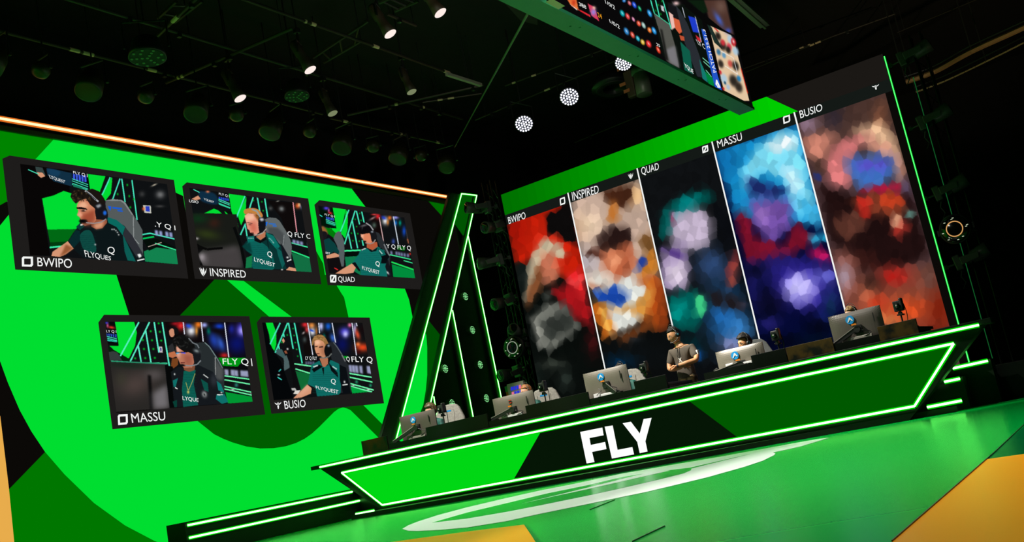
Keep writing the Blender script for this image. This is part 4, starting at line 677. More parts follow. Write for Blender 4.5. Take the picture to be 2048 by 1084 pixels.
C.poly((130, 66, 50), (480, 690, 560, 700, 580, 800, 640, 760, 860, 740, 920, 980, 640, 980, 520, 900), 8); C.blob((190, 170, 190), 520, 780, 36, 60, 0, .8); C.blob((190, 24, 20), 700, 780, 60, 36, 0, .9); C.blob((230, 130, 90), 610, 840, 30, 60, 0, .7); C.blob((90, 66, 60), 830, 790, 40, 60, 0, .8); C.blob((235, 80, 30), 750, 900, 90, 50, 0, .9); C.blob((220, 50, 20), 640, 880, 40, 40, 0, .7); C.blob((225, 130, 70), 660, 940, 80, 30, 0, .7); C.blob((120, 26, 8), 870, 900, 60, 90, 0, .9); C.blob((110, 22, 8), 850, 1000, 90, 50, 0, .9); C.blob((12, 8, 10), 620, 800, 40, 40, 0, .7)
panel(4, C, 'picture of peach, blue and brown shapes over orange red, rightmost')
def header(s, tqd, kind, iqd):
    t = MB(); text_on(t, s, [Rr(x, y, 5) for x, y in tqd]); obj('name_caption', t, WHITE, rw)
    t = MB(); icon(t, kind, [Rr(x, y, 5) for x, y in iqd]); obj('role_icon', t, WHITE, rw)
cT, c6, c7 = crop(820, 360, .2767), crop(1000, 0, .2952), crop(1500, 0, .2953)
header('BWIPO', cT(709, 270, 835, 230, 841, 280, 719, 320), 'frame', cA(241, 436, 262, 429, 265, 457, 244, 464))
header('INSPIRED', cA(289, 411, 396, 382, 399, 414, 294, 446), 'claw', cA(515, 338, 536, 331, 538, 355, 518, 362))
header('QUAD', cA(567, 312, 638, 292, 641, 325, 572, 347), 'slash', cA(812, 228, 836, 221, 839, 247, 815, 255))
header('MASSU', c6(1470, 955, 1636, 898, 1645, 950, 1480, 1005), 'frame', c7(224, 792, 272, 777, 276, 825, 230, 842))
header('BUSIO', c7(335, 752, 488, 702, 494, 750, 345, 804), 'wing', c7(826, 582, 876, 568, 880, 602, 832, 616))
for i in range(1, 5):
    b = MB(); b.box2((xs[i]-.013, YW-.02, PZ), (xs[i]+.013, YW-.014, zh)); obj('divider_line', b, WHITE, rw)
neon('edge_light_line', rw, [(xb+.02, YW-.01, PZ+.12), (xb+.02, YW-.01, 6.0)], .006, core=emit('thin_green_line', lino=(.15, 4., .3)), glow=emit('thin_green_edge', lino=(0, .25, .01), light=False))
# ---------------------------------------------------------------- hanging match screen
XH = -4.2
hs = thing('hanging_match_screen', 'suspended match broadcast screen with green lit underside, cut by top of frame', 'screen', (XH, 11, 4.7))
def Hh(x, y, lv=0): p = P(x, y, 'X', XH); p[0] = XH+.004*lv; return p
zb_ = (Hh(1509, 224)[2]+Hh(1106, 0)[2])/2; yf = Hh(1509, 224)[1]
th = XH-P(1490, 231, 'Z', zb_)[0]
HY0, HZ1 = 5.0, zb_+3.4
b = MB(); b.box2((XH-.004, HY0, zb_+.01), (XH-.22, yf, HZ1)); obj('cabinet', b, BLACK, hs)
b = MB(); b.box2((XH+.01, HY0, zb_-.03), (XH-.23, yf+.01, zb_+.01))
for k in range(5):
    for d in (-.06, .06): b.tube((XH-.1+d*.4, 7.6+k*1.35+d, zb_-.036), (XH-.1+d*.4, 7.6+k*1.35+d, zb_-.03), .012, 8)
obj('bottom_panel', b, diff('underside_green_lit', (14, 140, 92), .5, .0), hs)  # green stage light is tinted into the metal's base colour
b = MB(); q0 = [P(x, y, 'Z', zb_-.034) for x, y in ((1091, 4), (1104, -3), (1130, 12), (1117, 19))]; b.poly(q0); obj('tape_label', b, diff('cream_label', (215, 205, 165), .6), hs)
HC = Canvas(1040, -260, 1530, 240, 2., (9, 8, 9)); c1 = crop(1080, 0, .11994); c2 = crop(1280, 0, .2122)
HC.frame(c1, .12)
HC.poly((235, 120, 60), (460, 0, 600, -20, 640, 165, 520, 100)); HC.poly((240, 225, 215), (490, 60, 560, 110, 640, 170, 600, 160)); HC.blob((200, 60, 30), 560, 40, 40, 60); HC.poly((230, 40, 50), (650, 158, 840, 255, 838, 282, 655, 180))
HC.poly((215, 60, 90), (795, 60, 910, 120, 985, 355, 860, 260)); HC.blob((150, 130, 220), 890, 200, 50, 60); HC.blob((240, 190, 170), 900, 130, 30, 30)
for col, x, y, rx, ry in (((40, 130, 210), 1400, 10, 40, 30), ((200, 90, 100), 1490, 50, 34, 50), ((30, 80, 230), 1570, 80, 40, 70), ((0, 150, 90), 1660, 140, 30, 60), ((30, 150, 230), 1825, 220, 40, 80), ((0, 170, 180), 1370, 220, 44, 70), ((230, 60, 60), 1460, 270, 40, 70), ((220, 130, 170), 1555, 320, 26, 50), ((240, 80, 50), 1645, 390, 42, 60), ((160, 200, 190), 1725, 420, 36, 70), ((240, 120, 40), 1825, 500, 40, 60), ((30, 150, 230), 1900, 510, 40, 80), ((40, 130, 200), 1440, 520, 46, 80), ((230, 80, 60), 1540, 580, 40, 70), ((30, 180, 200), 1630, 640, 36, 60), ((230, 190, 60), 1710, 700, 40, 60), ((235, 40, 40), 1810, 730, 50, 80), ((240, 60, 30), 1970, 830, 34, 80)):
    HC.blob((10, 10, 12), x, y, rx*1.15, ry*1.15, 0, 1, 3); HC.blob(col, x, y, rx*.8, ry*.85, -25, 1, 3); HC.blob((240, 230, 235), x, y-5, rx*.22, ry*.4, -30, .8)
HC.frame(c2, .212)
HC.poly((10, 16, 12), (90, 0, 560, 60, 700, 830, 360, 640, 215, 520)); HC.poly((84, 84, 78), (130, 125, 275, 230, 330, 430, 370, 640, 250, 575, 190, 320)); HC.poly((120, 118, 122), (240, 470, 330, 430, 372, 640, 285, 590), 2); HC.poly((26, 26, 24), (190, 270, 210, 280, 270, 580, 240, 560), 1)
for q in ((100, 0, 135, 125), (145, 0, 185, 160), (215, 0, 295, 275)): HC.line(CY, q, 1.8)
HC.line((60, 200, 150), (130, 122, 275, 228), 1.4)
for x, y in ((172, 45), (205, 10), (148, 100), (195, 132)): HC.blob((0, 190, 40), x, y, 5, 10)
HC.poly((200, 200, 205), (195, 50, 222, 60, 228, 110, 205, 100)); HC.poly((40, 44, 50), (300, 10, 380, 100, 450, 230, 560, 520, 620, 740, 540, 720, 420, 400, 360, 160))
HC.poly((14, 92, 72), (380, 390, 470, 480, 500, 700, 420, 660)); HC.poly((20, 20, 24), (260, 20, 340, 60, 370, 190, 330, 220, 270, 140)); HC.poly((214, 96, 60), (300, 160, 370, 190, 395, 300, 370, 320, 320, 250)); HC.poly((236, 190, 180), (270, 110, 310, 140, 330, 260, 300, 280)); HC.poly((190, 80, 50), (370, 330, 415, 345, 420, 385, 385, 380)); HC.blob((230, 190, 190), 340, 30, 30, 20)
HC.poly((30, 60, 200), (455, 150, 520, 170, 560, 310, 500, 300)); HC.poly((200, 40, 50), (525, 330, 575, 370, 580, 400, 540, 380)); HC.line((220, 225, 240), (400, 70, 425, 165), 1); HC.line((220, 225, 240), (520, 155, 578, 395), 1); HC.poly((20, 120, 110), (560, 560, 620, 690, 640, 780, 590, 740)); HC.poly((0, 130, 60), (610, 670, 690, 740, 700, 830, 650, 800))
for q in ((590, 545, 655, 600), (600, 580, 660, 635), (620, 660, 675, 725)): HC.line((140, 245, 200), q, 1.2)
HC.poly((34, 84, 200), (578, 270, 612, 285, 780, 878, 708, 836))
HC.poly((226, 196, 160), (648, 232, 700, 240, 850, 320, 890, 400, 1030, 950, 980, 950, 790, 850)); HC.poly((28, 46, 40), (632, 228, 670, 250, 780, 470, 700, 400, 660, 300))
for col, x, y, r in (((30, 24, 20), 735, 340, 34), ((40, 30, 26), 780, 430, 40), ((170, 200, 220), 850, 370, 36), ((210, 50, 60), 780, 400, 26), ((210, 60, 80), 840, 440, 30), ((30, 26, 22), 830, 470, 30), ((170, 200, 220), 900, 480, 36), ((50, 110, 150), 740, 490, 26), ((40, 34, 30), 760, 600, 34), ((90, 150, 190), 790, 520, 24), ((200, 80, 70), 850, 600, 30), ((30, 28, 24), 900, 620, 40), ((30, 120, 180), 930, 740, 26), ((34, 30, 26), 880, 760, 50), ((170, 200, 220), 790, 740, 40), ((40, 34, 28), 930, 820, 44), ((170, 190, 210), 830, 820, 24), ((200, 40, 50), 755, 680, 18), ((30, 80, 110), 800, 780, 14), ((200, 40, 40), 785, 835, 14)):
    HC.blob(col, x, y, r*.8, r*1.3, -20, .95, 2)
HC.line((240, 240, 240), (760, 480, 880, 545), 1); HC.line((240, 240, 240), (800, 620, 920, 700), 1); HC.line((240, 240, 240), (880, 545, 920, 700), .8); HC.line((210, 40, 40), (700, 262, 740, 300), 2); HC.line((210, 60, 40), (950, 640, 1015, 880), 1.6); HC.blob((190, 30, 40), 880, 395, 24, 44, -15, 1, 3); HC.blob((240, 200, 200), 880, 390, 10, 20, -15)
HC.poly((76, 50, 42), (600, 0, 800, 0, 885, 330, 760, 270, 650, 180), 1); HC.poly((12, 30, 14), (440, 0, 600, 0, 640, 110, 590, 130, 520, 60), 1); HC.blob((70, 100, 200), 740, 180, 26, 80, -30, .9); HC.blob((110, 84, 74), 760, 60, 60, 70, -20, .8); HC.blob((60, 90, 210), 830, 290, 30, 30, 0, .8); HC.poly((8, 8, 8), (430, 5, 600, 130, 780, 275, 885, 330, 890, 345, 640, 235, 420, 60))
A = Hh(*c2(1085, 1050)[0], 1)
grid_screen('match_picture', hs, HC, (XH+.003, HY0, HZ1-.02), (0, yf-.01-HY0, 0), (0, 0, zb_+.02-HZ1), 520, 420)
def ht(s, c, a, m=WHITE): t = MB(); text_on(t, s, [Hh(x, y, 2) for x, y in c(*a)]); obj('scoreboard_lettering', t, m, hs)
ht('1/0/2', c1, (1068, 0, 1232, 98, 1242, 168, 1085, 62)); ht('1/0/2', c1, (1142, 322, 1312, 425, 1322, 490, 1158, 385)); ht('388', c1, (632, 35, 752, 95, 765, 160, 648, 100)); ht('24', c1, (940, 205, 1012, 240, 1028, 325, 960, 285), emit('score_orange', (240, 160, 30)))
ht('25', c1, (1925, 715, 1985, 745, 1995, 795, 1935, 765)); ht('YQUE', c2, (408, 590, 495, 660, 500, 705, 420, 645)); ht('LY C', c2, (520, 370, 600, 420, 612, 470, 545, 420))
t = MB(); v_, f_ = text_geo('PATCH 25.S1.3'); s0, s1, s2, s3 = [np.array(Hh(x, y, 2)) for x, y in c2(585, 275, 609, 283, 716, 680, 688, 690)]
# rotated to read upwards: text x runs from bottom to top
x = v_[:, :1]; y = v_[:, 1:]; pnt = (1-x)*((1-y)*s2+y*s3)*0+((1-x)*(y*s3+(1-y)*s2)+x*(y*s0+(1-y)*s1)); t.add([tuple(r) for r in pnt], f_); t.keep = 1; obj('scoreboard_lettering', t, WHITE, hs)
t = MB(); t.keep = 1
for a in ((712, 752, 722, 755, 722, 815, 706, 795), (722, 755, 756, 830, 742, 828, 722, 790), (722, 800, 745, 832, 724, 826)): t.poly([Hh(x, y, 2) for x, y in c2(*a)])
obj('logo_mark', t, WHITE, hs)
# ---------------------------------------------------------------- neon tower beside the left screen
XT = -13.75
def T(x, y, d=0): p = P(x, y, 'X', XT); p[0] += d; return p
tw = thing('neon_tower', 'tall slanted neon A shaped tower between the two video walls', 'light tower', (XT, 18, PZ))
DG = diff('tower_face', (14, 30, 14), .6)
def down(a, b, z):                                   # carry a slanted edge on down to height z
    a, b = Vector(T(*a)), Vector(T(*b)); t = (z-a.z)/(b.z-a.z); return a+(b-a)*t
zb0 = 1.15
L0, L1 = Vector(T(922.4, 387.7)), down((922.4, 387.7), (820, 771.6), zb0)
R0, R1 = Vector(T(952.8, 391)), down((952.8, 391), (860, 807.6), zb0)
M0, M1 = Vector(T(935.5, 472)), down((934.8, 473.4), (1001.2, 793.7), zb0)
N0, N1 = Vector(T(904.2, 621)), down((903.8, 621.5), (945.3, 833.8), zb0)
S0, S1 = Vector(T(866.5, 793)), down((865.7, 795), (869.5, 816), zb0)
E = Vector((-.16, 0, 0)); off = Vector((-.03, 0, 0))
def bar(name, a, b, w0, w1, mat=None):               # flat plank behind a light line
    m = MB(); m.prism([a+off+Vector((0, w0, 0)), b+off+Vector((0, w0*1.1, 0)), b+off+Vector((0, w1, 0)), a+off+Vector((0, w1, 0))], E*.5); return obj(name, m, mat or DG, tw)
bar('plank', L0, L1, -.42, .05); bar('plank', R0, R1, -.07, .07)
bar('plank', M0, M1, -.07, .1); bar('plank', N0, N1, -.08, .08)
m = MB(); m.prism([L0+off*2.2+Vector((0, .0, 0)), R0+off*2.2, Vector(T(934.8, 473))+off*2.2, Vector(T(912, 440))+off*2.2], E*.2); obj('top_fill_panel', m, emit('screen_triangle_dim', (0, 84, 2)), tw)
m = MB(); m.prism([M0+off*2.5, M1+off*2.5, R1+off*2.5], E*.3); obj('infill_panel', m, diff('black_carrier', (11, 15, 12), .8), tw)
neon('neon_strip', tw, [L1, L0, R0, R1], .011, (1, 0, 0)); neon('neon_strip', tw, [M0, M1], .011, (1, 0, 0)); neon('neon_strip', tw, [N0, N1], .011, (1, 0, 0)); neon('neon_strip', tw, [S0, S1], .011, (1, 0, 0))
m = MB(); m.box2((XT-.3, L1.y-.45, PZ), (XT, M1.y+.15, zb0)); obj('base', m, BLACK, tw)
DOT = emit('led_dot_green', lino=(.35, 1.1, .4))
def par_small():
    t = thing('wall_par_light', '', 'stage light'); m = MB()
    m.lathe((-.1, 0, 0), (1, 0, 0), [(0, .07), (.02, .11), (.1, .115), (.12, .11)], 20); obj('housing', m, BLACK, t)
    m = MB(); m.mat(1).lathe((.012, 0, 0), (1, 0, 0), [(0, .1), (.006, .1)], 20); m.mat(0).ball((.022, 0, 0), (.01, .015, .015), 4)
    for n_, r_ in ((6, .04), (12, .082)):
        for k in range(n_): a = 2*math.pi*k/n_; m.ball((.022, math.cos(a)*r_, math.sin(a)*r_), (.01, .012, .012), 4)
    obj('led_cluster', m, [DOT, BLACK], t); return t
pars = [((927, 594), 'small round LED light, topmost on the tower infill'), ((941, 661), 'small round LED light, second from top on the tower infill'), ((956.5, 730.5), 'small round LED light, third from top in the right column of the tower'), ((969, 797.5), 'small round LED light, lowest in the right column of the tower'), ((886.5, 738.5), 'small round LED light in the left column of the tower, upper one'), ((900, 808), 'small round LED light in the left column of the tower, lower one')]
p0 = None
for (x, y), l in pars:
    loc = T(x, y, .04)
    if p0 is None: p0 = par_small(); p0['label'] = l; p0['group'] = 'small LED lights on the tower'; p0.location = loc
    else: dup(p0, loc, None, l)
# ---------------------------------------------------------------- side trusses with moving heads
def truss(name, label, a, b, wd, rung, mat=METAL):
    a = Vector(a); b = Vector(b); t = thing(name, label, 'truss', a); d = (b-a).normalized(); L = (b-a).length
    s = d.cross(Vector((0, 1, 0))).normalized()*wd/2; u = d.cross(s).normalized()*wd/2
    for k, o_ in enumerate((s+u, s-u, -s-u, -s+u)): obj('chord', MB().tube(a+o_, b+o_, .018, 8), mat, t)
    m = MB(); n = int(L/rung); c = (s+u, s-u, -s-u, -s+u)
    for i in range(n):
        for k in range(4): m.tube(a+d*(i*rung)+c[k], a+d*((i+1)*rung)+c[(k+1) % 4], .008, 5)
    obj('lacing', m, mat, t); return t
BT = diff('black_truss', (26, 34, 26), .35, .6)
tl = truss('lighting_truss', 'black vertical truss of lamps just left of the rear video wall', (-11.82, 18.5, PZ), (-11.82, 18.5, 6.6), .22, .3, BT)
tr = truss('lighting_truss', 'black vertical truss of lamps just right of the rear video wall', (-2.45, 18.4, PZ), (-2.45, 18.4, 6.3), .18, .3, BT)
neon('thin_light_line', tr, [(-2.62, 18.08, PZ), (-2.62, 18.08, 5.5)], .003, core=emit('dim_green_line', lino=(.01, .12, .02)), glow=emit('dim_green_edge', lino=(0, .04, .01), light=False))
GLS = diff('lens_glass', (14, 26, 20), .08)
HDM = diff('head_dark', (74, 78, 74), .35)
def moving_head():
    t = thing('moving_head_light', '', 'stage light')
    m = MB(); m.box((0, 0, 0), (.12, .22, .26)); obj('base_box', m, HDM, t, bevel=.02)
    m = MB(); m.tube((-.05, 0, 0), (-.2, 0, 0), .02, 8); m.box((-.2, 0, 0), (.06, .08, .08)); obj('clamp_arm', m, HDM, t)
    m = MB(); 
    for s in (-1, 1): m.prism([(.05, s*.17, -.07), (.34, s*.17, -.05), (.36, s*.17, .05), (.05, s*.17, .07)], (0, s*.035, 0))
    m.box((.07, 0, 0), (.05, .38, .12)); obj('yoke', m, HDM, t, bevel=.01)
    m = MB(); m.lathe((.2, 0, 0), (1, 0, .15), [(0, .06), (.03, .11), (.2, .125), (.3, .135), (.31, .12)], 18); obj('head', m, HDM, t, True)
    m = MB(); m.lathe((.503, 0, .045), (1, 0, .15), [(0, .115), (.01, .1), (.02, .04)], 18); obj('lens', m, GLS, t, True)
    m = MB(); m.path([(0, .06, -.13), (-.05, .1, -.22), (-.02, .12, -.33), (-.09, .08, -.42)], .009, 6); obj('cable', m, HDM, t); return t
mh = moving_head(); first = [1]
def place(proto, px, Y, rz, label, group, flag, dx=0):
    loc = P(*px, 'Y', Y); loc = (loc[0]+dx, loc[1], loc[2])
    if flag[0]: flag[0] = 0; proto.location = loc; proto.rotation_euler = rz; proto['label'] = label; proto['group'] = group; return proto
    return dup(proto, loc, rz, label, group)
for px, l in (((1797, 123), 'moving head light, topmost on the right truss'), ((1836, 250), 'moving head light, second from top on the right truss'), ((1868, 390), 'moving head light above the round lens lamp on the right truss'), ((1909, 528), 'moving head light below the round lens lamp on the right truss')):
    place(mh, px, 18.17, (0, -.15, .1), l, 'moving heads on the right truss', first, .06)
for px, l, rz in (((975, 415), 'dim moving head at the top of the left truss', (0, 0, -2.2)), ((999, 452), 'small moving head at panel corner height on the left truss', (0, .2, -1.7)), ((1001, 520), 'moving head pointing left halfway up the left truss', (0, .1, -2.4)), ((1020, 598), 'moving head above the big lens lamp on the left truss', (0, .3, -1.8)), ((1036, 742), 'moving head below the big lens lamp on the left truss', (0, .2, -1.9)), ((1046, 672), 'moving head just right of the big lens lamp on the left truss', (0, -.2, -1.4))):
    place(mh, px, 18.2, rz, l, 'moving heads on the left truss', first, .0)
def lens_lamp(loc, label, ring):
    t = thing('round_lens_lamp', label, 'stage light', loc); x, y, z = loc
    m = MB(); m.lathe((x, y+.3, z), (0, -1, 0), [(0, .12), (.06, .2), (.22, .24), (.3, .25), (.31, .23)], 28); obj('housing', m, DARKM, t, True)
    m = MB(); m.lathe((x, y-.012, z), (0, -1, 0), [(0, .225), (.012, .2), (.03, .13)], 28); obj('lens', m, GLS, t, True)
    m = MB(); n = 28
    for k in range(n): a, b = 2*math.pi*k/n, 2*math.pi*(k+1)/n; m.tube((x+math.cos(a)*.125, y-.045, z+math.sin(a)*.125), (x+math.cos(b)*.125, y-.045, z+math.sin(b)*.125), .009, 6)
    obj('lens_ring', m, ring, t)
    m = MB(); rn = random.Random(3)
    for k in range(12): a = rn.uniform(0, 6.28); r_ = rn.uniform(.15, .21); m.box((x+math.cos(a)*r_, y-.03, z+math.sin(a)*r_), (.03, .008, .012))
    obj('led_chip', m, emit('dim_chip', (190, 200, 170)), t)
    m = MB(); 
    for s in (-1, 1): m.prism([(x+s*.26, y+.05, z-.05), (x+s*.26, y+.05, z+.05), (x+s*.24, y+.4, z+.05), (x+s*.24, y+.4, z-.05)], (s*.03, 0, 0))
    m.box((x, y+.42, z), (.54, .06, .14)); obj('yoke', m, DARKM, t)
    return t
lens_lamp(tuple(P(1027, 695, 'Y', 17.75)), 'big round lens lamp low on the left truss', emit('ring_pale', (150, 160, 140), light=False))
lens_lamp(tuple(P(1910, 458, 'Y', 17.8)), 'big round lens lamp with glowing amber ring on the right truss', emit('ring_amber', (215, 160, 95), light=False))
# ---------------------------------------------------------------- overhead grid
PIPE = diff('grid_pipe', (66, 60, 52), .45, .6); TAPE = diff('pale_tape', (230, 200, 160), .6)
rn = random.Random(8)
def pipe(label, a, b, z=8.2, r=.028, tags=4, n2='Z'):
    A, B = Vector(P(*a, n2, z)), Vector(P(*b, n2, z)); t = thing('grid_pipe', label, 'pipe', A)
    obj('tube', MB().tube(A, B, r, 8), PIPE, t)
    if n2 == 'Z' and z < 9.3:
        for f_ in (.08, .92): q_ = A+(B-A)*f_; obj('hanger', MB().tube(q_, (q_.x, q_.y, 9.4), .008, 5), DARKM, t)
    for k in range(tags):
        c = A+(B-A)*rn.uniform(.04, .96); d = (B-A).normalized(); L = rn.uniform(.04, .2)
        if rn.random() < .45: obj('tape_label', MB().tube(c, c+d*L, r*1.18, 8), TAPE, t)
        else: obj('clamp', MB().box(c-Vector((0, 0, .03)), (.07, .07, .1)), METAL, t, bevel=.01)
    return t
zc = 8.2
pipe('overhead pipe running from the left frame edge over the scoop lights', (-60, 47), (645, 228), tags=7)
pipe('overhead pipe ending near the bright lamps, behind the scoop lights', (660, 236), (890, 288), tags=6)
pipe('long overhead pipe crossing the hall from the upper left corner', (100, -12), (925, 238), tags=7)
pipe('upper overhead pipe carrying a long pale label near the suspension cable', (430, -22), (966, 170), tags=4)
pipe('short overhead pipe beside the uppermost lit profile spot', (774, 28), (832, 51), tags=1)
pipe('cross pipe joining two long pipes left of the bright lamps', (695, 230), (963, 171), 8.12, tags=3)
pipe('thin cross pipe just below the joining cross pipe', (845, 205), (963, 187), 8.05, .018, 2)
pipe('cross pipe over the lit profile spot farthest left', (332, 166), (585, 57), 8.12, tags=5)
pipe('cross pipe at the top left leading to the ladder frame', (315, 72), (400, -10), 8.12, tags=2)
pipe('right overhead pipe above the rear video wall, the lower one', (1150, 285), (1660, 75), 8.6, .02, 4)
pipe('right overhead pipe reaching the curved rail', (1480, 140), (1790, 28), 8.7, .022, 4)
pipe('thin bright overhead pipe at the far upper right', (1795, 65), (1975, -10), 8.0, .01, 0)
pipe('overhead pipe seen past the near end of the hanging screen', (1010, 172), (1260, 80), 8.6, .02, 3)
pipe('dim overhead pipe crossing behind the bright lamps', (950, 240), (1240, 118), 8.7, .02, 4)
m = MB(); A, B = Vector(P(780, 98, 'Z', 8.15)), Vector(P(814, 118, 'Z', 8.15))
A = Vector(P(893, 148, 'Z', 8.13)); B = Vector(P(962, 170, 'Z', 8.13)); put(obj('label_strip', MB().tube(A, B, .045, 4), diff('label_grey', (170, 165, 150), .6)), 'long pale label strip on the upper overhead pipe', 'label')
# ladder frames
def ladder(label, a, b, c, d, nr, z=8.4):
    A, B, C_, D = [Vector(P(*q_, 'Z', z)) for q_ in (a, b, c, d)]; t = thing('ladder_frame', label, 'frame', A)
    for u, v in ((A, B), (C_, D)): obj('rail', MB().tube(u, v, .03, 6), PIPE, t); obj('hanger', MB().tube(u, (u.x, u.y, 9.4), .01, 5), DARKM, t)
    for k in range(nr): f_ = (k+.5)/nr; obj('rung', MB().tube(A+(B-A)*f_, C_+(D-C_)*f_, .02, 6), PIPE, t)
ladder('dark green ladder frame beside the second lit profile spot', (736, 42), (627, 115), (722, 82), (648, 125), 3)
ladder('ladder frame at the top edge left of centre', (352, 3), (316, 36), (404, 2), (350, 44), 2)
ladder('ladder frame at the top edge above the third lit profile spot', (836, 2), (790, 22), (800, -12), (758, 6), 3)
# suspension cable and white beam, curved rails
A, B = Vector(P(1066, 8, 'Y', 12.5)), Vector(P(908, 297, 'Y', 18.6)); t = obj('suspension_cable', MB().tube(A, B, .022, 8, .01), diff('greenish_cable', (70, 110, 66), .4)); put(t, 'long slanted cable running down left of the hanging screen', 'cable')
A, B = Vector(P(1455, -12, 'Z', 8.4)), Vector(P(1530, 54, 'Z', 8.4)); s_ = Vector((.1, .03, 0)); m = MB(); m.prism([A-s_, B-s_, B+s_, A+s_], (0, 0, .06)); m.prism([A-s_*.2, B-s_*.2, B+s_*.2, A+s_*.2], (0, 0, -.05)); put(obj('ceiling_beam', m, diff('pale_beam', (200, 205, 185), .5)), 'short pale steel beam by the far end of the hanging screen', 'beam')
def rail(label, pts, wd, mat, z=6.9, segs=0):
    q_ = [Vector(P(*u, 'Z', z)) for u in smooth_pts(pts, 4, False)]; t = thing('curved_rail', label, 'rail', q_[0])
    m = MB()
    for a, b in zip(q_, q_[1:]):
        c_ = (b-a)*(.93 if segs else 1); m.tube(a, a+c_, wd, 6)
    obj('rail_face', m, mat, t)
    m = MB(); m.path([v+Vector((0, 0, .12)) for v in q_], .02, 6); m.tube(q_[0], (q_[0].x, q_[0].y, 9.4), .015, 6); m.tube(q_[8], (q_[8].x, q_[8].y, 9.4), .015, 6); obj('support_bar', m, DARKM, t)
rail('wide curved timber coloured rail at the upper right', [(1812, 164), (1872, 142), (1943, 103), (2048, 55), (2160, 0)], .055, diff('rail_tan', (150, 120, 78), .6))
rail('thin segmented curved rail below the timber coloured one', [(1832, 184), (1890, 162), (1972, 123), (2048, 85), (2160, 26)], .02, diff('rail_pale', (150, 140, 96), .5), segs=1)
# profile spots (lit) -----------------------------------------------
LENS = emit('profile_lens', lino=(1.0, .86, .8)); LENSD = emit('profile_lens_dim', (120, 130, 95))
BODY = diff('lamp_body', (60, 48, 32), .55)
def profile(label, lens, tail, z, lit=True, big=1.):
    L = Vector(P(*lens, 'Z', z)); vv = (Vector(CC)-L).normalized(); Tl = Vector(P(*tail, 'Z', z)); Tl = Vector(CC)+(Tl-Vector(CC)).normalized()*(L-Vector(CC)).length; e = (L-Tl); e = (e-vv*e.dot(vv)).normalized(); d = vv*.46+e*.888; ln = .6*big
    aim = d; t = thing('profile_spot', label, 'stage light', L)
    m = MB(); m.lathe(L-d*ln, d, [(0, .05*big), (.05, .085*big), (ln*.45, .09*big), (ln*.5, .075*big), (ln*.75, .09*big), (ln, .115*big)], 18); obj('barrel', m, BODY, t, True)
    m = MB(); m.lathe(L+d*.012, d, [(0, .108*big), (.012, .09*big), (.02, .03*big)], 20); obj('lens', m, LENS if lit else LENSD, t, True)
    s = d.cross(Vector((0, 0, 1))).normalized()*.13*big; c = L-d*ln*.55
    m = MB(); m.path([c+s, c+s+Vector((0, 0, .22)), c-s+Vector((0, 0, .22)), c-s], .014, 6); m.tube(c+Vector((0, 0, .22)), c+Vector((0, 0, .42)), .02, 6); obj('yoke', m, METAL, t)
    m = MB(); m.box(c+Vector((0, 0, .43)), (.09, .09, .08)); m.tube(c+Vector((0, 0, .43)), (c.x, c.y, 9.4), .012, 6); obj('clamp', m, METAL, t)
profile('lit profile spot, lowest and farthest left of the four', (480, 196), (452, 148), 7.35)
profile('lit profile spot, second from left of the four', (620, 139), (588, 88), 7.5)
profile('lit profile spot, third from left of the four', (780, 67), (748, 20), 7.5)
profile('lit profile spot, uppermost and farthest right of the four', (880, 25), (850, -14), 7.5)
profile('unlit profile spot with faint glint, near the left scoop lights', (665, 226), (655, 206), 7.4, False, .9)
profile('unlit profile spot with faint glint, under the cross pipe', (823, 183), (812, 160), 7.6, False, .9)
# round LED par lamps -----------------------------------------------
def led_par(label, px, z, lit, rad=.2, tilt=(.0, -.3, -1.)):
    c = Vector(P(*px, 'Z', z)); v = (Vector(CC)-c).normalized(); d = (v*.55+Vector(tilt).normalized()*.45).normalized() if lit else Vector((.05, -.1, -1)).normalized()
    t = thing('round_led_lamp', label, 'stage light', c); u = d.orthogonal().normalized(); w_ = d.cross(u)
    m = MB(); m.lathe(c-d*.3, d, [(0, rad*.5), (.05, rad*.8), (.25, rad*1.02), (.31, rad*1.08), (.31, rad*.98), (.29, rad*.96)], 24); obj('housing', m, DARKM, t, True)
    m = MB(); m.mat(1).lathe(c-d*.0, d, [(0, rad*.97), (.012, rad*.97)], 24); m.mat(0)
    for n_, r_ in ((1, 0), (6, .3), (12, .6), (18, .88)):
        for k in range(n_):
            a = 2*math.pi*k/n_; q_ = c+d*.02+(u*math.cos(a)+w_*math.sin(a))*rad*r_
            if lit: m.lathe(q_, d, [(0, rad*.105), (.008, rad*.09)], 8)
            elif k % 2 == 0: m.lathe(q_, d, [(0, rad*.09), (.008, rad*.07)], 6)
    obj('led_cluster', m, [emit('led_white', lino=(3, 3, 3.6)) if lit else emit('led_dim_green', (20, 70, 20)), diff('lamp_face_lit', (26, 28, 36), .4) if lit else BLACK], t)
    m = MB(); s = u*rad*1.25
    hgt = Vector((0, 0, .35)); m.path([c-d*.15+s, c-d*.2+s+hgt, c-d*.2-s+hgt, c-d*.15-s], .014, 6); m.tube(c-d*.2+hgt, ((c-d*.2).x, (c-d*.2).y, 9.4), .014, 6); obj('yoke', m, METAL, t)
    if lit:
        l_ = spot('led_lamp_beam', c+d*.06, c+Vector((1.5, -7, -6)), 220, 45, .6, (.9, .95, 1), .15)
led_par('bright white round LED lamp, lowest of the three', (1048, 247), 7.2, True, .185)
led_par('bright white round LED lamp, middle of the three', (1138.5, 193), 7.2, True, .185)
led_par('bright white round LED lamp half hidden behind a speaker bracket', (1247, 125), 7.2, True, .155)
led_par('dark round LED lamp with green dots, upper left', (295, 114), 6.9, False, .24)
led_par('dark round LED lamp with green dots, left of the unlit profile spot', (594, 192), 7.3, False, .2)
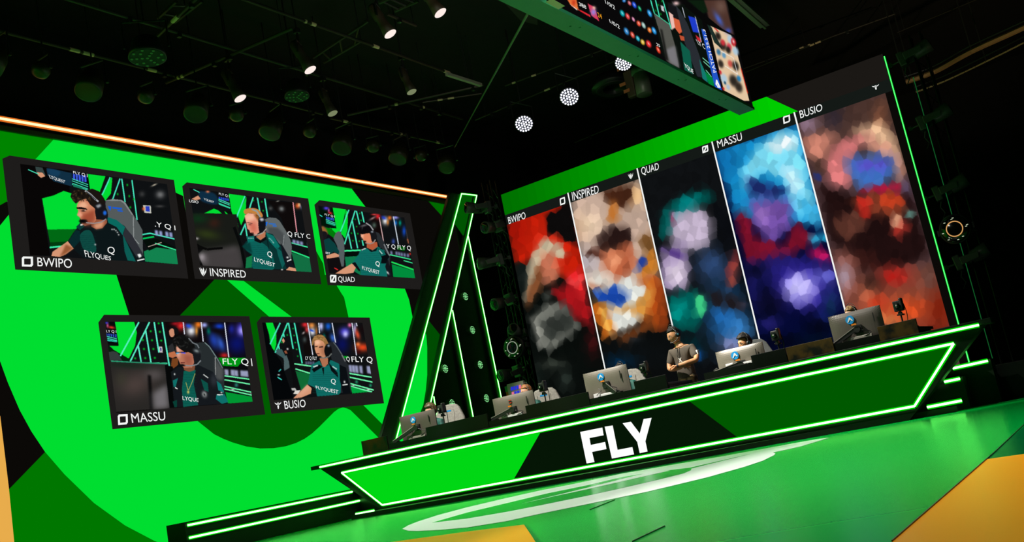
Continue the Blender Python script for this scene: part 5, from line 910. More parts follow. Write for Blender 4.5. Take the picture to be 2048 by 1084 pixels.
# scoop lights along the left wall ------------------------------------
SCB = diff('scoop_olive', (44, 38, 16), .4, noise=.15)
def scoop(big):
    t = thing('scoop_light' if big else 'flood_light', '', 'stage light'); m = MB(); k = 1.35 if big else .85
    if big: m.lathe((0, 0, .18*k), (.1, -.6, -1), [(0, .05), (.04, .11*k), (.16*k, .135*k), (.165*k, .145*k), (.34*k, .15*k), (.345*k, .12*k)], 18)
    else: m.lathe((0, 0, .14), (.1, -.6, -1), [(0, .05), (.04, .1), (.12, .135), (.2, .12), (.23, .06)], 18)
    obj('housing', m, SCB, t, True)
    m = MB(); m.path([(.16*k, 0, .02), (.16*k, 0, .3*k), (-.16*k, 0, .3*k), (-.16*k, 0, .02)], .014, 6); m.tube((0, 0, .3*k), (0, 0, 2.5), .012, 6); obj('yoke', m, METAL, t)
    for s in (-1, 1): obj('knob', MB().lathe((s*.16*k, 0, .04), (s, 0, 0), [(0, .03), (.04, .03)], 8), METAL, t)
    return t
pr = {True: scoop(True), False: scoop(False)}; used = {True: 0, False: 0}
where = ['first from the left', 'second from the left', 'third from the left', 'fourth from the left', 'fifth from the left', 'sixth from the left', 'seventh from the left']
for px, big in (((2, 125), True), ((90, 146), False), ((190, 176), True), ((297, 197), False), ((400, 221), True), ((476, 234), False), ((556, 256), True), ((625, 266), False), ((693, 288), True), ((748, 297), False), ((806, 309), True), ((843, 315), False), ((896, 328), True)):
    i = used[big]; used[big] += 1
    l = ('large cylindrical scoop light above the orange strip, ' if big else 'small rounded flood light above the orange strip, ')+where[i]
    loc = tuple(P(*px, 'X', -12.7)); assert loc[2] < 9; g = 'large scoop lights over the left wall' if big else 'small flood lights over the left wall'
    if i == 0: pr[big].location = loc; pr[big]['label'] = l; pr[big]['group'] = g
    else: dup(pr[big], loc, (0, 0, rn.uniform(-.4, .4)), l, g)
# round ceiling speaker and projector-like can
c = P(1228, 178, 'Z', 8.2); t = thing('ceiling_speaker', 'large dark round speaker behind the hanging screen', 'speaker', c); x, y, z = c
obj('housing', MB().lathe((x, y, z+.25), (0, -.15, -1), [(0, .42), (.2, .5), (.25, .5)], 28), DARKM, t, True)
obj('cone', MB().lathe((x, y, z-.005), (0, -.15, -1), [(0, .42), (.01, .38), (.0, .25), (-.06, .12), (-.02, .1)], 28), diff('speaker_cone', (46, 48, 44), .4), t, True)
c = P(1287, 170, 'Z', 7.6); x, y, z = c; t = thing('can_light', 'grey can shaped lamp hanging by the brightest lamp', 'stage light', c)
obj('body', MB().lathe((x, y, z+.32), (.0, -.1, -1), [(0, .1), (.02, .17), (.55, .17), (.56, .15)], 24), diff('can_grey', (120, 124, 112), .4, .3), t, True)
obj('top_collar', MB().lathe((x, y, z+.36), (0, -.1, -1), [(0, .2), (.12, .2)], 24), diff('collar_green', (70, 110, 80), .4), t, True)
obj('side_arm', MB().box((x-.28, y, z+.12), (.2, .16, .6)), diff('bracket_brown', (84, 66, 52), .5), t, bevel=.03)
for dz, dx in ((.5, -.4), (.15, -.42), (-.02, -.36)): obj('tape_label', MB().box((x+dx, y-.1, z+dz), (.14, .02, .07)), diff('tape_orange', (220, 120, 80), .5), t)
m = MB(); m.tube((x, y, z+.36), (x, y, 9.4), .02, 6); obj('hanger', m, METAL, t)
q_ = [P(a, b_, 'Z', 9.3) for a, b_ in ((985, -20), (1075, -20), (1075, 50), (1042, 42))]; m = MB(); m.prism(q_, (0, 0, .05)); put(obj('ceiling_duct_panel', m, diff('duct_grey', (60, 60, 54), .7)), 'dark grey ceiling panel at the top beside the hanging screen', 'panel')
# ---------------------------------------------------------------- players' desk
DY = 14.35; LOW, HI = 1.172, 1.29
CAMO = diff('camouflage_print', (10, 15, 8), .45, c2=(62, 48, 12), nscale=5., spec=.2); REFB = diff('gloss_brown_black', (8, 14, 8), .3, c2=(40, 22, 6), nscale=2., spec=.2)
def desk(label, x0, x1, highs):
    t = thing('players_desk', label, 'desk', ((x0+x1)/2, 14.8, PZ))
    b = MB(); b.box2((x0, DY+.03, LOW-.05), (x1, DY+.95, LOW-.01)); obj('desktop', b, DARKM, t, bevel=.005)
    b = MB(); b.box2((x0, DY, .75), (x1, DY+.03, LOW)); obj('front_panel', b, GLOSS, t)
    for a, c, h, m in highs: b = MB(); b.box2((a, DY-.012, LOW-.16), (c, DY+.02, h)); obj('raised_panel', b, m, t, bevel=.004)
    n = max(2, int((x1-x0)/1.6))
    for k in range(n+1):
        b = MB(); x = x0+.06+(x1-x0-.12)*k/n; b.box2((x-.04, DY+.1, PZ), (x+.04, DY+.85, LOW-.05)); obj('leg', b, METAL, t)
    return t
desk('long black desk behind the counter, four raised dark panels, left of the standing person', -13.08, -6.66, [(-13.08, -12.44, 1.333, REFB), (-11.5, -10.12, 1.315, GLOSS), (-9.31, -8.07, 1.295, GLOSS), (-7.22, -6.66, 1.288, GLOSS)])
desk('shorter desk with camouflage patterned panels, right of the standing person', -6.04, -2.86, [(-5.25, -4.72, 1.276, GLOSS), (-4.71, -4.03, 1.276, CAMO), (-3.39, -2.87, 1.272, CAMO)])
BLUE = diff('sticker_blue', (30, 150, 225), .4); WHT = diff('white_print', (235, 235, 235), .4); ORG = diff('tag_orange', (235, 130, 20), .5); REDT = diff('tag_red', (210, 50, 40), .5)
SHELL = diff('monitor_shell', (112, 106, 96), .42)
def monitor(x0, x1, ztop_, label, sticker='blue', arm=(-.5, -.2), dark=False):
    w_ = x1-x0; h = .5; xc = (x0+x1)/2; y = 14.62; zc_ = ztop_-h/2; t = thing('monitor', label, 'monitor', (xc, y, LOW-.01))
    b = MB(); n = 18; vs = []                         # gently bowed rear shell
    for j in range(n+1):
        for i in range(n+1):
            u, v = i/n*2-1, j/n*2-1; d = .05*(1-u**4)*(1-v**4); vs.append((xc+u*w_/2, y-d, zc_+v*h/2))
    b.add(vs, [(j*(n+1)+i, j*(n+1)+i+1, (j+1)*(n+1)+i+1, (j+1)*(n+1)+i) for j in range(n) for i in range(n)]); b.box((xc, y+.012, zc_), (w_, .022, h)); obj('rear_shell', b, diff('monitor_shell_dark', (84, 78, 72), .4) if dark else SHELL, t, False)
    b = MB(); b.box((xc, y+.026, zc_), (w_-.02, .004, h-.03)); obj('display', b, emit('display_glow', (60, 80, 90), light=False), t)
    b = MB(); b.box((xc+w_*.36, y-.052, zc_+h*.2), (.012, .01, .13)); obj('vent_slot', b, DARKM, t)
    b = MB(); b.box((xc+.02, y-.07, zc_-.02), (.12, .03, .12)); b.lathe((xc+.02, y-.08, zc_-.02), (0, -1, 0), [(0, .05), (.05, .045)], 14)
    e = Vector((xc+arm[0]*w_, y-.16, zc_+arm[1]*h)); c = Vector((xc+.02, y-.12, zc_)); d = (e-c); s = Vector((0, 0, 1)).cross(d).normalized()
    up = d.cross(s).normalized(); b.prism([c+up*.03, e+up*.026, e-up*.026, c-up*.03], Vector((0, .04, 0)))
    f = Vector((e.x+.03, y-.1, LOW+.02)); b.tube(e+Vector((0, .02, .03)), f, .024, 10, .03); b.box((f.x, f.y, LOW+.01), (.1, .1, .03)); obj('monitor_arm', b, DARKM, t)
    b = MB(); b.prism([c+up*.034+Vector((0, -.002, 0)), e+up*.031+Vector((0, -.002, 0)), e+up*.022+Vector((0, -.002, 0)), c+up*.024+Vector((0, -.002, 0))], Vector((0, -.003, 0))); obj('arm_trim', b, GREYM, t)
    b = MB(); b.box((xc, y-.135, zc_+.055), (.07, .02, .022)); obj('orange_tag', b, ORG, t)
    if sticker == 'blue':
        so = MB().lathe((xc-.06, y-.05, zc_+h*.27), (0, -1, 0), [(0, .062), (.012, .06)], 28); so = obj('round_sticker', so, BLUE, t)
        b = MB(); X, Z, Y_ = xc-.06, zc_+h*.27, y-.064; b.prism([(X-.04, Y_, Z-.03), (X-.005, Y_, Z+.035), (X+.01, Y_, Z+.035), (X+.045, Y_, Z-.018), (X+.03, Y_, Z-.02), (X+.012, Y_, Z-.002), (X-.008, Y_, Z-.006), (X-.022, Y_, Z-.03)], (0, -.002, 0)); b.ball((X+.004, Y_-.002, Z+.014), (.007, .003, .009), 5); obj('logo_mark', b, WHT, so)
    else:
        b = MB(); X, Z, Y_ = xc-.03, zc_+h*.27, y-.056; b.box((X, Y_, Z), (.06, .004, .04)); so = obj('small_label', b, DARKM, t); b = MB(); b.box((X, Y_-.003, Z+.022), (.06, .003, .012)); b.box((X, Y_-.003, Z-.022), (.06, .003, .012)); obj('red_line', b, REDT, so)
    b = MB(); pts = [(xc+.02+.3*w_*math.sin(k/10*math.pi)*(.5+k/20), y-.1-.02*math.sin(k), zc_-.02-(zc_-LOW-.03)*k/10) for k in range(11)]; b.path(pts, .006, 6)
    b.path([(xc-.12+.05*math.sin(k*.6), y-.11, zc_-.05-(zc_-LOW-.08)*k/8) for k in range(9)], .005, 6); obj('cable', b, DARKM, t)
    b = MB(); b.box((xc+.05, y-.09, LOW+.025), (.3, .05, .04)); b.box((xc-.22*w_, y-.07, LOW+.035), (.12, .05, .07)); obj('connector_block', b, WHT if not dark else GREYM, t, bevel=.006)
    return t
monitor(-12.3, -11.45, 1.63, 'dark monitor back with blue round sticker, farthest left at the desk', arm=(-.62, -.38), dark=True)
monitor(-10.14, -9.28, 1.552, 'grey monitor back with small red striped label, second from left', 'red', arm=(-.48, -.2))
monitor(-8.25, -7.43, 1.608, 'grey monitor back with blue round sticker, just left of the standing person', arm=(.25, -.35))
monitor(-5.89, -5.13, 1.458, 'grey monitor back with blue round sticker, just right of the standing person', arm=(-.52, -.12))
monitor(-4.09, -3.35, 1.582, 'dark monitor back with blue round sticker, between the camouflage panels', arm=(-.46, -.34), dark=True)
def desk_camera(px, label, first_=[None]):
    loc = P(*px, 'Y', 14.78)
    def mk(x, y, z):
        t = thing('desk_camera', label, 'camera', (x, y, z))
        b = MB(); b.box((x, y, z), (.13, .1, .15)); b.box((x+.05, y-.02, z+.02), (.04, .1, .17)); obj('camera_body', b, DARKM, t, bevel=.012)
        b = MB(); b.lathe((x-.01, y-.04, z), (0, -1, 0), [(0, .045), (.05, .04), (.055, .03)], 16); obj('lens', b, GLS, t, True)
        b = MB(); b.lathe((x-.01, y-.094, z+.005), (0, -1, 0), [(0, .016), (.003, .01)], 10); obj('lens_glint', b, GREYM, t)
        b = MB(); b.tube((x, y, z-.07), (x, y, LOW-.02), .012, 8); b.box((x, y-.01, z-.11), (.05, .05, .05)); b.tube((x-.05, y, z-.12), (x+.05, y, z-.13), .012, 6); b.lathe((x, y, LOW-.012), (0, 0, 1), [(0, .06), (.012, .05)], 16); obj('stand', b, DARKM, t)
        b = MB(); b.path([(x+.06+.02*math.sin(k*.5), y+.02, z+.05-(z+.05-LOW)*k/8) for k in range(9)], .006, 6); obj('cable', b, DARKM, t); return t
    return mk(*loc)
for px, l in (((884, 818), 'small camera on a stand in front of the leftmost grey chair'), ((1086, 774), 'small camera on a stand right of the second monitor'), ((1289, 736), 'small camera on a stand left of the standing person'), ((1552, 671), 'small camera on a stand against the deep blue picture'), ((1797, 612), 'small camera on a stand against the orange red picture, with hanging cable')):
    o_ = desk_camera(px, l); o_['group'] = 'desk cameras'
# ---------------------------------------------------------------- chairs
FAB = diff('chair_fabric_grey', (150, 148, 142), .85, noise=.12, nscale=30.); FABD = diff('chair_fabric_dark', (60, 64, 64), .8, noise=.12, nscale=30.)
def chair(xc, yc, ztop_, label, fab, rz):
    t = thing('gaming_chair', label, 'chair', (0, 0, 0)); H_ = ztop_-PZ
    b = MB(); pr_ = [(-.27, .5), (-.34, .7), (-.36, .86), (-.33, H_-.3), (-.24, H_-.09), (-.17, H_-.015), (-.06, H_), (.06, H_), (.17, H_-.015), (.24, H_-.09), (.33, H_-.3), (.36, .86), (.34, .7), (.27, .5)]
    b.prism([(x, .2+.22*(z-.5), z) for x, z in pr_], (0, .09, .0)); bk = obj('backrest', b, fab, t, bevel=.025)
    b = MB(); 
    for s in (-1, 1): b.path([(s*.13, .2+.22*(z-.5)-.006, z) for z in (.55, .8, H_-.12)], .006, 6)
    obj('seam_line', b, GREYM, bk)
    b = MB(); b.box((-.0, .2+.22*(H_-.63)-.006, H_-.13), (.14, .004, .03)); obj('back_logo', b, BLUE, bk)
    b = MB(); b.box((0, 0, .48), (.54, .5, .1)); obj('seat', b, fab, t, bevel=.03)
    for s in (-1, 1): b = MB(); b.box((s*.31, .02, .68), (.08, .26, .03)); b.tube((s*.31, .05, .67), (s*.28, .05, .46), .02, 8); obj('armrest', b, DARKM, t, bevel=.006)
    b = MB(); b.tube((0, 0, .43), (0, 0, .1), .03, 12); obj('gas_lift', b, METAL, t)
    b = MB()
    for k in range(5): a = 2*math.pi*k/5; b.tube((0, 0, .1), (math.cos(a)*.3, math.sin(a)*.3, .07), .025, 8, .018); b.ball((math.cos(a)*.3, math.sin(a)*.3, .035), .035, 6)
    obj('star_base', b, DARKM, t)
    t.location = (xc, yc, PZ); t.rotation_euler = (0, 0, rz); return t
CH = [((888, 809), 'grey fabric gaming chair, farthest left at the desk', FAB, .0), ((1082, 776), 'grey fabric gaming chair behind the second monitor', FAB, 0), ((1252, 738), 'grey fabric gaming chair left of the standing person', FAB, 0), ((1503, 678), 'dark gaming chair behind the player with black hair', FABD, 0), ((1712, 634), 'gaming chair almost hidden behind the rightmost monitor', FABD, 0)]
for px, l, f, dz in CH:
    p_ = P(*px, 'Y', 15.86); o_ = chair(p_[0], 15.72, p_[2], l, f, .25); o_['group'] = 'gaming chairs at the desk'
# ---------------------------------------------------------------- people
def skin_geo(V, E_, Rd, sub=2):
    me = bpy.data.meshes.new('s'); me.from_pydata([tuple(v) for v in V], E_, []); o = bpy.data.objects.new('s', me); COL.objects.link(o)
    o.modifiers.new('k', 'SKIN'); sv = me.skin_vertices[0].data
    for i, r in enumerate(Rd): sv[i].radius = (r if hasattr(r, '__len__') else (r, r)); sv[i].use_root = (i == 0)
    s = o.modifiers.new('b', 'SUBSURF'); s.levels = sub; s.render_levels = sub
    bpy.context.view_layer.update(); ev = bpy.data.meshes.new_from_object(o.evaluated_get(bpy.context.evaluated_depsgraph_get()))
    g = ([tuple(v.co) for v in ev.vertices], [tuple(p.vertices) for p in ev.polygons])
    bpy.data.objects.remove(o); bpy.data.meshes.remove(me); bpy.data.meshes.remove(ev); return g
def hand_geo(mb, wrist, d, palm, side, curl=.5, s=1.):
    """palm and five bent fingers; d direction of the hand, palm the way the palm faces, side the thumb side"""
    w_ = Vector(wrist); d = Vector(d).normalized(); p = Vector(palm); p = (p-d*p.dot(d)).normalized(); t = Vector(side); t = (t-d*t.dot(d)-p*t.dot(p)).normalized()
    g = skin_geo([w_-d*.02, w_+d*.035*s, w_+d*.075*s], [(0, 1), (1, 2)], [(.02*s, .016*s), (.034*s, .014*s), (.037*s, .012*s)], 1); mb.add(*g)
    for k, (off_, L) in enumerate(((.03, .068), (.01, .078), (-.01, .072), (-.029, .056))):
        a = w_+d*.07*s+t*off_*s; b_ = a+(d*(1-curl*.35)+p*curl*.7)*L*.45*s; c = b_+(d*(1-curl*.9)+p*curl*1.1)*L*.32*s; e = c+(d*(.5-curl)+p*curl*1.1)*L*.24*s
        g = skin_geo([a-d*.015, a, b_, c, e], [(0, 1), (1, 2), (2, 3), (3, 4)], [.0092*s, .009*s, .0085*s, .008*s, .006*s], 1); mb.add(*g)
    a = w_+d*.02*s+t*.026*s; b_ = a+(t*.7+d*.5+p*.3)*.038*s; c = b_+(d*.8+t*.15+p*.4)*.03*s; e = c+(d*.9+p*.3)*.02*s
    g = skin_geo([a-t*.012, a, b_, c, e], [(0, 1), (1, 2), (2, 3), (3, 4)], [.012*s, .0115*s, .010*s, .009*s, .007*s], 1); mb.add(*g)
def head_fn(q):
    x, y, z = q; f = max(0, -y)
    if z < 0: k = 1-.34*(-z)**1.5; x *= k; y = y*(1-.12*(-z)) if y > 0 else y*(1-.04*(-z))
    x *= 1-.06*f*abs(z)
    if y < -.5:
        n_ = math.exp(-(x/.13)**2-((z+.16)/.17)**2)*.2+math.exp(-(x/.1)**2-((z-.05)/.2)**2)*.07; y -= n_
        for s in (-1, 1): y += .075*math.exp(-((x-s*.36)/.17)**2-((z-.07)/.1)**2)
        y -= .05*math.exp(-(x/.6)**2-((z-.26)/.1)**2)
        y -= .055*math.exp(-(x/.26)**2-((z+.47)/.07)**2); y += .03*math.exp(-(x/.24)**2-((z+.535)/.025)**2)
        y -= .07*math.exp(-(x/.3)**2-((z+.84)/.14)**2)
    return Vector((x, y, z))
def person_head(t, body, C_, M, sk, hair, hs_=(.079, .1, .128), headset=True, glasses=False, curly=.0, seed=1, hk=1.):
    """head joined into the body mesh; eyes, brows, hair and headset as parts"""
    tr = lambda g: [tuple(M @ Vector(v)+Vector(C_)) for v in g.v]
    b = MB(); b.ball((0, 0, 0), hs_, 26, head_fn); 
    for s in (-1, 1): b.ball((s*hs_[0]*.98, .01, -.012), (.014, .022, .032), 8)
    body.add(tr(b), b.f)
    def part(name, b_, m, sm=True): b_.v = tr(b_); return obj(name, b_, m, t, sm)
    b = MB()
    for s in (-1, 1): b.ball((s*.029, -.083, .01), (.014, .011, .009), 8)
    part('eyes', b, diff('eye_white', (225, 220, 212), .3))
    b = MB()
    for s in (-1, 1): b.ball((s*.029-.003, -.0915, .009), (.0065, .004, .0068), 8)
    part('pupils', b, diff('pupil_dark', (20, 14, 10), .2))
    b = MB()
    for s in (-1, 1): b.path([(s*.013, -.099, .029), (s*.03, -.1, .035), (s*.048, -.088, .03)], .0042, 6)
    part('eyebrows', b, hair)
    b = MB(); b.ball((0, -.0965, -.061), (.025, .008, .0065), 8); b.ball((0, -.095, -.0715), (.02, .008, .006), 8); part('lips', b, diff('lips', (150, 78, 62), .5))
    rr = random.Random(seed); ph = [rr.uniform(0, 6) for _ in range(6)]
    def hf(q):
        x, y, z = q; k = 1+curly*(math.sin(9*x+ph[0])*math.sin(8*y+ph[1])*math.sin(9*z+ph[2])*.9+math.sin(17*x+ph[3])*math.sin(15*z+ph[4])*.5)+.02*math.sin(14*x+ph[5])
        x, y, z = x*k, y*k, z*k
        if y < -.1 and z < .42: y = -.1+(y+.1)*.05; 
        if z < -.25: z = -.25+(z+.25)*.55; x *= .93
        return Vector((x, y, z))
    b = MB(); b.ball((0, .016, .022), (hs_[0]*1.13*hk, hs_[1]*1.1*hk, hs_[2]*1.02*hk), 24, hf); part('hair', b, hair)
    if headset:
        b = MB(); b.path([(math.cos(a)*(hs_[0]+.022), .01, .0+math.sin(a)*(hs_[2]+.024)) for a in [math.pi*k/14 for k in range(15)]], .010, 8)
        b.path([(math.cos(a)*(hs_[0]+.02), .035, .03+math.sin(a)*(hs_[2]+.03)) for a in [math.pi*(.15+.7*k/12) for k in range(13)]], .004, 6); hb = part('headset', b, diff('headset_grey', (84, 86, 84), .4, .2))
        for s in (-1, 1):
            b = MB(); b.lathe((s*(hs_[0]+.0), .01, -.01), (s, 0, 0), [(0, .036), (.012, .044), (.032, .042), (.038, .03)], 18); b.v = tr(b); e = obj('ear_cup', b, DARKM, hb, True)
            b = MB(); b.lathe((s*(hs_[0]+.036), .01, -.01), (s, 0, 0), [(0, .02), (.004, .016)], 14); b.v = tr(b); obj('ear_cup_badge', b, diff('badge_teal', (70, 150, 170), .4), e)
        b = MB(); b.path(smooth_pts([(hs_[0]+.03, 0, -.03), (hs_[0]+.02, -.05, -.075), (.05, -.1, -.085), (.012, -.118, -.078)], 4, False), .0042, 6); b.ball((.008, -.118, -.076), (.014, .009, .009), 8); b.v = tr(b); obj('microphone_boom', b, diff('boom_grey', (140, 140, 136), .4), hb, True)
    if glasses:
        b = MB()
        for s in (-1, 1): b.path([(s*.031+math.cos(a)*.022, -.106, .006+math.sin(a)*.018) for a in [2*math.pi*k/14 for k in range(15)]], .0022, 6); b.path([(s*.053, -.105, .012), (s*.08, -.01, .012)], .002, 6)
        b.path([(-.009, -.108, .01), (.009, -.108, .01)], .0022, 6); part('glasses', b, diff('glasses_wire', (190, 190, 180), .25, .8))
SKM = diff('skin_tan', (205, 148, 104), .5, noise=.04); SKP = diff('skin_pale', (226, 172, 142), .5, noise=.04)
# standing person with crossed arms
t = thing('person', 'person standing with arms crossed in charcoal t-shirt, headset and glasses', 'person', (-6.76, 15.4, PZ))
Y = 15.4; pel = (-6.77, Y, 1.25)
V = [pel, (-6.77, Y, 1.40), (-6.765, Y-.01, 1.56), (-6.765, Y, 1.685), (-6.785, Y-.01, 1.77), (-6.81, Y-.03, 1.84),
     (-6.94, Y, 1.668), (-7.005, Y-.03, 1.53), (-7.01, Y-.10, 1.40), (-6.86, Y-.19, 1.385), (-6.73, Y-.2, 1.39),
     (-6.59, Y, 1.675), (-6.515, Y-.03, 1.56), (-6.50, Y-.12, 1.455), (-6.64, Y-.235, 1.435), (-6.79, Y-.25, 1.425),
     (-6.86, Y, 1.19), (-6.87, Y-.01, .86), (-6.87, Y+.02, .53), (-6.88, Y-.09, .49), (-6.68, Y, 1.19), (-6.66, Y-.01, .86), (-6.65, Y+.02, .53), (-6.64, Y-.09, .49)]
E_ = [(0, 1), (1, 2), (2, 3), (3, 4), (4, 5), (3, 6), (6, 7), (7, 8), (8, 9), (9, 10), (3, 11), (11, 12), (12, 13), (13, 14), (14, 15), (0, 16), (16, 17), (17, 18), (18, 19), (0, 20), (20, 21), (21, 22), (22, 23)]
Rd = [(.14, .105), (.13, .1), (.15, .105), (.115, .085),   .064, .056, .064, .054, .047, .041, .028, .064, .054, .048, .042, .028, .082, .055, .042, .034, .082, .055, .042, .034]
body = MB(); body.add(*skin_geo(V, E_, Rd))
hand_geo(body, (-6.80, Y-.25, 1.423), (-1, .02, .12), (0, .5, -1), (0, -.6, 1), .55, 1.1); hand_geo(body, (-6.73, Y-.2, 1.39), (1, .25, -.05), (0, 1, 0), (0, 0, 1), .35, 1.1)
Mh = Matrix.Rotation(-.6, 3, 'Z') @ Matrix.Rotation(.28, 3, 'X') @ Matrix.Rotation(-.12, 3, 'Y')
HB = diff('hair_black', (20, 18, 16), .65, spec=.3)
person_head(t, body, (-6.83, Y-.04, 1.925), Mh, SKM, HB, (.088, .108, .138), True, True)
obj('body', body, SKM, t, True)
sh = MB(); sh.add(*skin_geo([(-6.77, Y, 1.17), (-6.77, Y, 1.27)]+V[1:4]+[V[6], (-7.01, Y-.05, 1.45), V[11], (-6.505, Y-.07, 1.49), (-6.77, Y, 1.72)], [(0, 1), (1, 2), (2, 3), (3, 4), (4, 5), (5, 6), (4, 7), (7, 8), (4, 9)], [(.17, .13), (.175, .13), (.16, .125), (.17, .125), (.115, .088), .08, .074, .08, .074, .066], 2))
obj('t_shirt', sh, diff('shirt_charcoal', (92, 84, 74), .85, noise=.08, nscale=14.), t, True)
b = MB(); b.add(*skin_geo([(-6.77, Y, 1.33), (-6.77, Y, 1.2), (-6.86, Y, 1.16), (-6.875, Y, .88), (-6.68, Y, 1.16), (-6.655, Y, .88)], [(0, 1), (1, 2), (2, 3), (1, 4), (4, 5)], [(.14, .11), (.16, .125), .105, .09, .105, .09], 2)); obj('shorts', b, diff('shorts_camouflage', (26, 34, 22), .8, c2=(176, 146, 100), nscale=5.), t, True)
b = MB()
for s in (-6.88, -6.645): b.box((s, Y-.05, PZ+.04), (.1, .27, .08), None, (.75, .8))
obj('shoes', b, BLACK, t, bevel=.02)
b = MB(); b.prism([(-6.78, Y-.145, 1.50), (-6.735, Y-.145, 1.50), (-6.70, Y-.145, 1.54), (-6.695, Y-.14, 1.585), (-6.82, Y-.14, 1.585)][:0] or [(-6.785, Y-.168, 1.475), (-6.77, Y-.168, 1.475), (-6.757, Y-.168, 1.495), (-6.744, Y-.168, 1.475), (-6.727, Y-.168, 1.475), (-6.747, Y-.168, 1.51), (-6.728, Y-.168, 1.545), (-6.745, Y-.168, 1.545), (-6.757, Y-.168, 1.525), (-6.77, Y-.168, 1.545), (-6.785, Y-.168, 1.545), (-6.767, Y-.168, 1.51)], (0, .012, 0)); obj('chest_print', b, WHT, t)
b = MB(); b.box((-6.478, Y-.05, 1.575), (.03, .07, .075)); obj('sleeve_patch', b, WHT, t, bevel=.004)
b = MB(); b.path([(-6.80, Y-.085, 1.715), (-6.80, Y-.15, 1.60), (-6.775, Y-.16, 1.5), (-6.76, Y-.085, 1.715)], .005, 6); obj('lanyard', b, DARKM, t)
b = MB(); b.tube((-6.765, Y-.247, 1.427), (-6.795, Y-.25, 1.425), .032, 14); obj('wristwatch', b, DARKM, t)
b = MB(); b.path([(-6.77+math.cos(a)*.062, Y-.005+math.sin(a)*.06, 1.745+math.sin(a)*.022) for a in [2*math.pi*k/16 for k in range(17)]], .008, 6); obj('collar', b, DARKM, t)
# seated players
JER = diff('jersey_teal', (16, 92, 82), .7, c2=(20, 26, 30), nscale=4.); PNT = diff('trousers_black', (20, 20, 22), .8)
def seated(px, label, hair, sk, yaw, curly, jer=JER, dz=0., dx=0.):
    h = P(*px, 'Y', 15.42); x = h[0]+dx; zt_ = h[2]+dz; Y = 15.45; z0 = zt_-.12; s_ = z0-.30
    t = thing('person', label, 'person', (x, Y, PZ)); hp = max(1.0, PZ+.55)
    sz = z0-.24
    V = [(x, Y+.1, hp), (x, Y+.08, (hp+sz)/2), (x, Y+.05, sz-.03), (x, Y+.03, sz+.08), (x, Y+.02, sz+.13),
         (x-.17, Y+.05, sz-.02), (x-.24, Y-.03, sz-.22), (x-.2, Y-.3, LOW+.05), (x-.14, Y-.42, LOW+.04),
         (x+.17, Y+.05, sz-.02), (x+.24, Y-.03, sz-.22), (x+.2, Y-.3, LOW+.05), (x+.14, Y-.42, LOW+.04),
         (x-.11, Y-.02, hp), (x-.12, Y-.34, hp+.01), (x-.12, Y-.38, hp-.42), (x-.12, Y-.48, PZ+.05), (x+.11, Y-.02, hp), (x+.12, Y-.34, hp+.01), (x+.12, Y-.38, hp-.42), (x+.12, Y-.48, PZ+.05)]
    E_ = [(0, 1), (1, 2), (2, 3), (3, 4), (2, 5), (5, 6), (6, 7), (7, 8), (2, 9), (9, 10), (10, 11), (11, 12), (0, 13), (13, 14), (14, 15), (15, 16), (0, 17), (17, 18), (18, 19), (19, 20)]
    Rd = [(.13, .1), (.12, .1), (.12, .09), .052, .05, .06, .046, .036, .026, .06, .046, .036, .026, .08, .06, .045, .035, .08, .06, .045, .035]
    body = MB(); body.add(*skin_geo(V, E_, Rd))
    for s in (-1, 1): hand_geo(body, (x+s*.14, Y-.42, LOW+.035), (-s*.15, -1, 0), (0, 0, -1), (-s, 0, 0), .45)
    M = Matrix.Rotation(yaw, 3, 'Z') @ Matrix.Rotation(.1, 3, 'X'); person_head(t, body, (x, Y-.01, z0-.03), M, sk, hair, (.08, .1, .126), True, False, curly, int(px[0]), 1.22 if curly > .05 else 1.03)
    obj('body', body, sk, t, True)
    b = MB(); b.add(*skin_geo(V[:4]+[V[5], V[6], V[9], V[10]], [(0, 1), (1, 2), (2, 3), (2, 4), (4, 5), (2, 6), (6, 7)], [(.145, .115), (.135, .115), (.135, .1), .06, .072, .06, .072, .06], 2)); obj('jersey', b, jer, t, True)
    b = MB(); b.add(*skin_geo([V[0]]+V[13:16]+V[17:20], [(0, 1), (1, 2), (2, 3), (0, 4), (4, 5), (5, 6)], [(.14, .11), .09, .07, .055, .09, .07, .055], 2)); obj('trousers', b, PNT, t, True)
    b = MB()
    for s in (-.12, .12): b.box((x+s, Y-.52, PZ+.04), (.1, .26, .08), None, (.75, .8))
    obj('shoes', b, BLACK, t, bevel=.02); return t
seated((857, 808), 'seated player with curly brown hair behind the leftmost monitor', diff('hair_curly_brown', (92, 76, 48), .5, noise=.5, nscale=40.), SKP, -.5, .07)
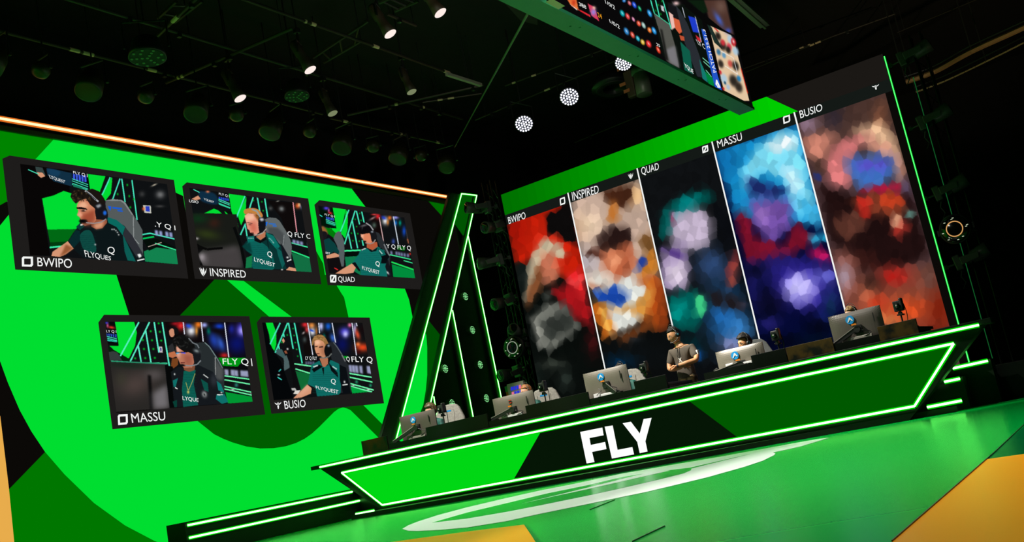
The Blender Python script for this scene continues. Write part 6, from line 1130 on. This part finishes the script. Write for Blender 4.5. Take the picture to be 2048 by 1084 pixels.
seated((1048, 769), 'seated player with ginger hair behind the second monitor', diff('hair_ginger', (176, 112, 56), .45, noise=.2, nscale=30.), SKP, -.5, .0)
seated((1236, 727), 'seated player hidden to the headset band, left of the standing person', HB, SKM, -.4, .0)
seated((1483, 669), 'seated player with thick black hair right of the standing person', HB, SKM, -.5, .06, diff('jacket_black', (30, 32, 36), .7))
seated((1697, 612), 'seated player with light brown hair behind the rightmost monitor', diff('hair_light_brown', (150, 118, 74), .5, noise=.3, nscale=30.), SKP, -.4, .03)
# boxed display behind the second player
a, c = P(1013, 769, 'Y', 16.4), P(1046, 764, 'Y', 16.4); x0, x1, zt_ = a[0], c[0], a[2]; t = thing('information_stand', 'small pale stand with blue lettered sheet and green orange side behind second player', 'stand', ((x0+x1)/2, 16.4, PZ))
hgt = (x1-x0)*.95; b = MB(); b.box2((x0, 16.4, zt_-hgt), (x1, 16.46, zt_)); bx_ = obj('frame', b, diff('stand_pale', (200, 196, 180), .5), t, bevel=.006)
b = MB(); b.keep = 1; Y_ = 16.392; nx_ = 0; rr = random.Random(2)
for k, (cl) in enumerate([0, 0, 0, 1, 1, 0, 0, 0]): r_, q_ = divmod(k, 4); xx = x0+.08+(x1-x0-.13)*q_/4; zz = zt_-.07-r_*.1; b.mat(cl).prism([(xx, Y_, zz-.07), (xx+.05, Y_, zz-.07), (xx+.055, Y_, zz), (xx+.01, Y_, zz)], (0, .004, 0))
obj('sheet_blocks', b, [emit('block_blue', (40, 50, 210)), emit('block_pink', (225, 110, 150))], bx_)
b = MB(); b.mat(0).box2((x0-.07, 16.42, zt_-.14), (x0-.004, 16.46, zt_-.03)); b.mat(1).box2((x0-.06, 16.42, zt_-hgt), (x0-.004, 16.46, zt_-.14)); obj('side_card', b, [diff('card_green', (20, 170, 80), .5), diff('card_orange', (235, 120, 40), .5)], bx_)
b = MB(); b.tube(((x0+x1)/2, 16.45, zt_-hgt+.05), ((x0+x1)/2, 16.45, PZ), .02, 8); b.lathe(((x0+x1)/2, 16.45, PZ), (0, 0, 1), [(0, .16), (.02, .14)], 20); obj('stand_pole', b, DARKM, t)
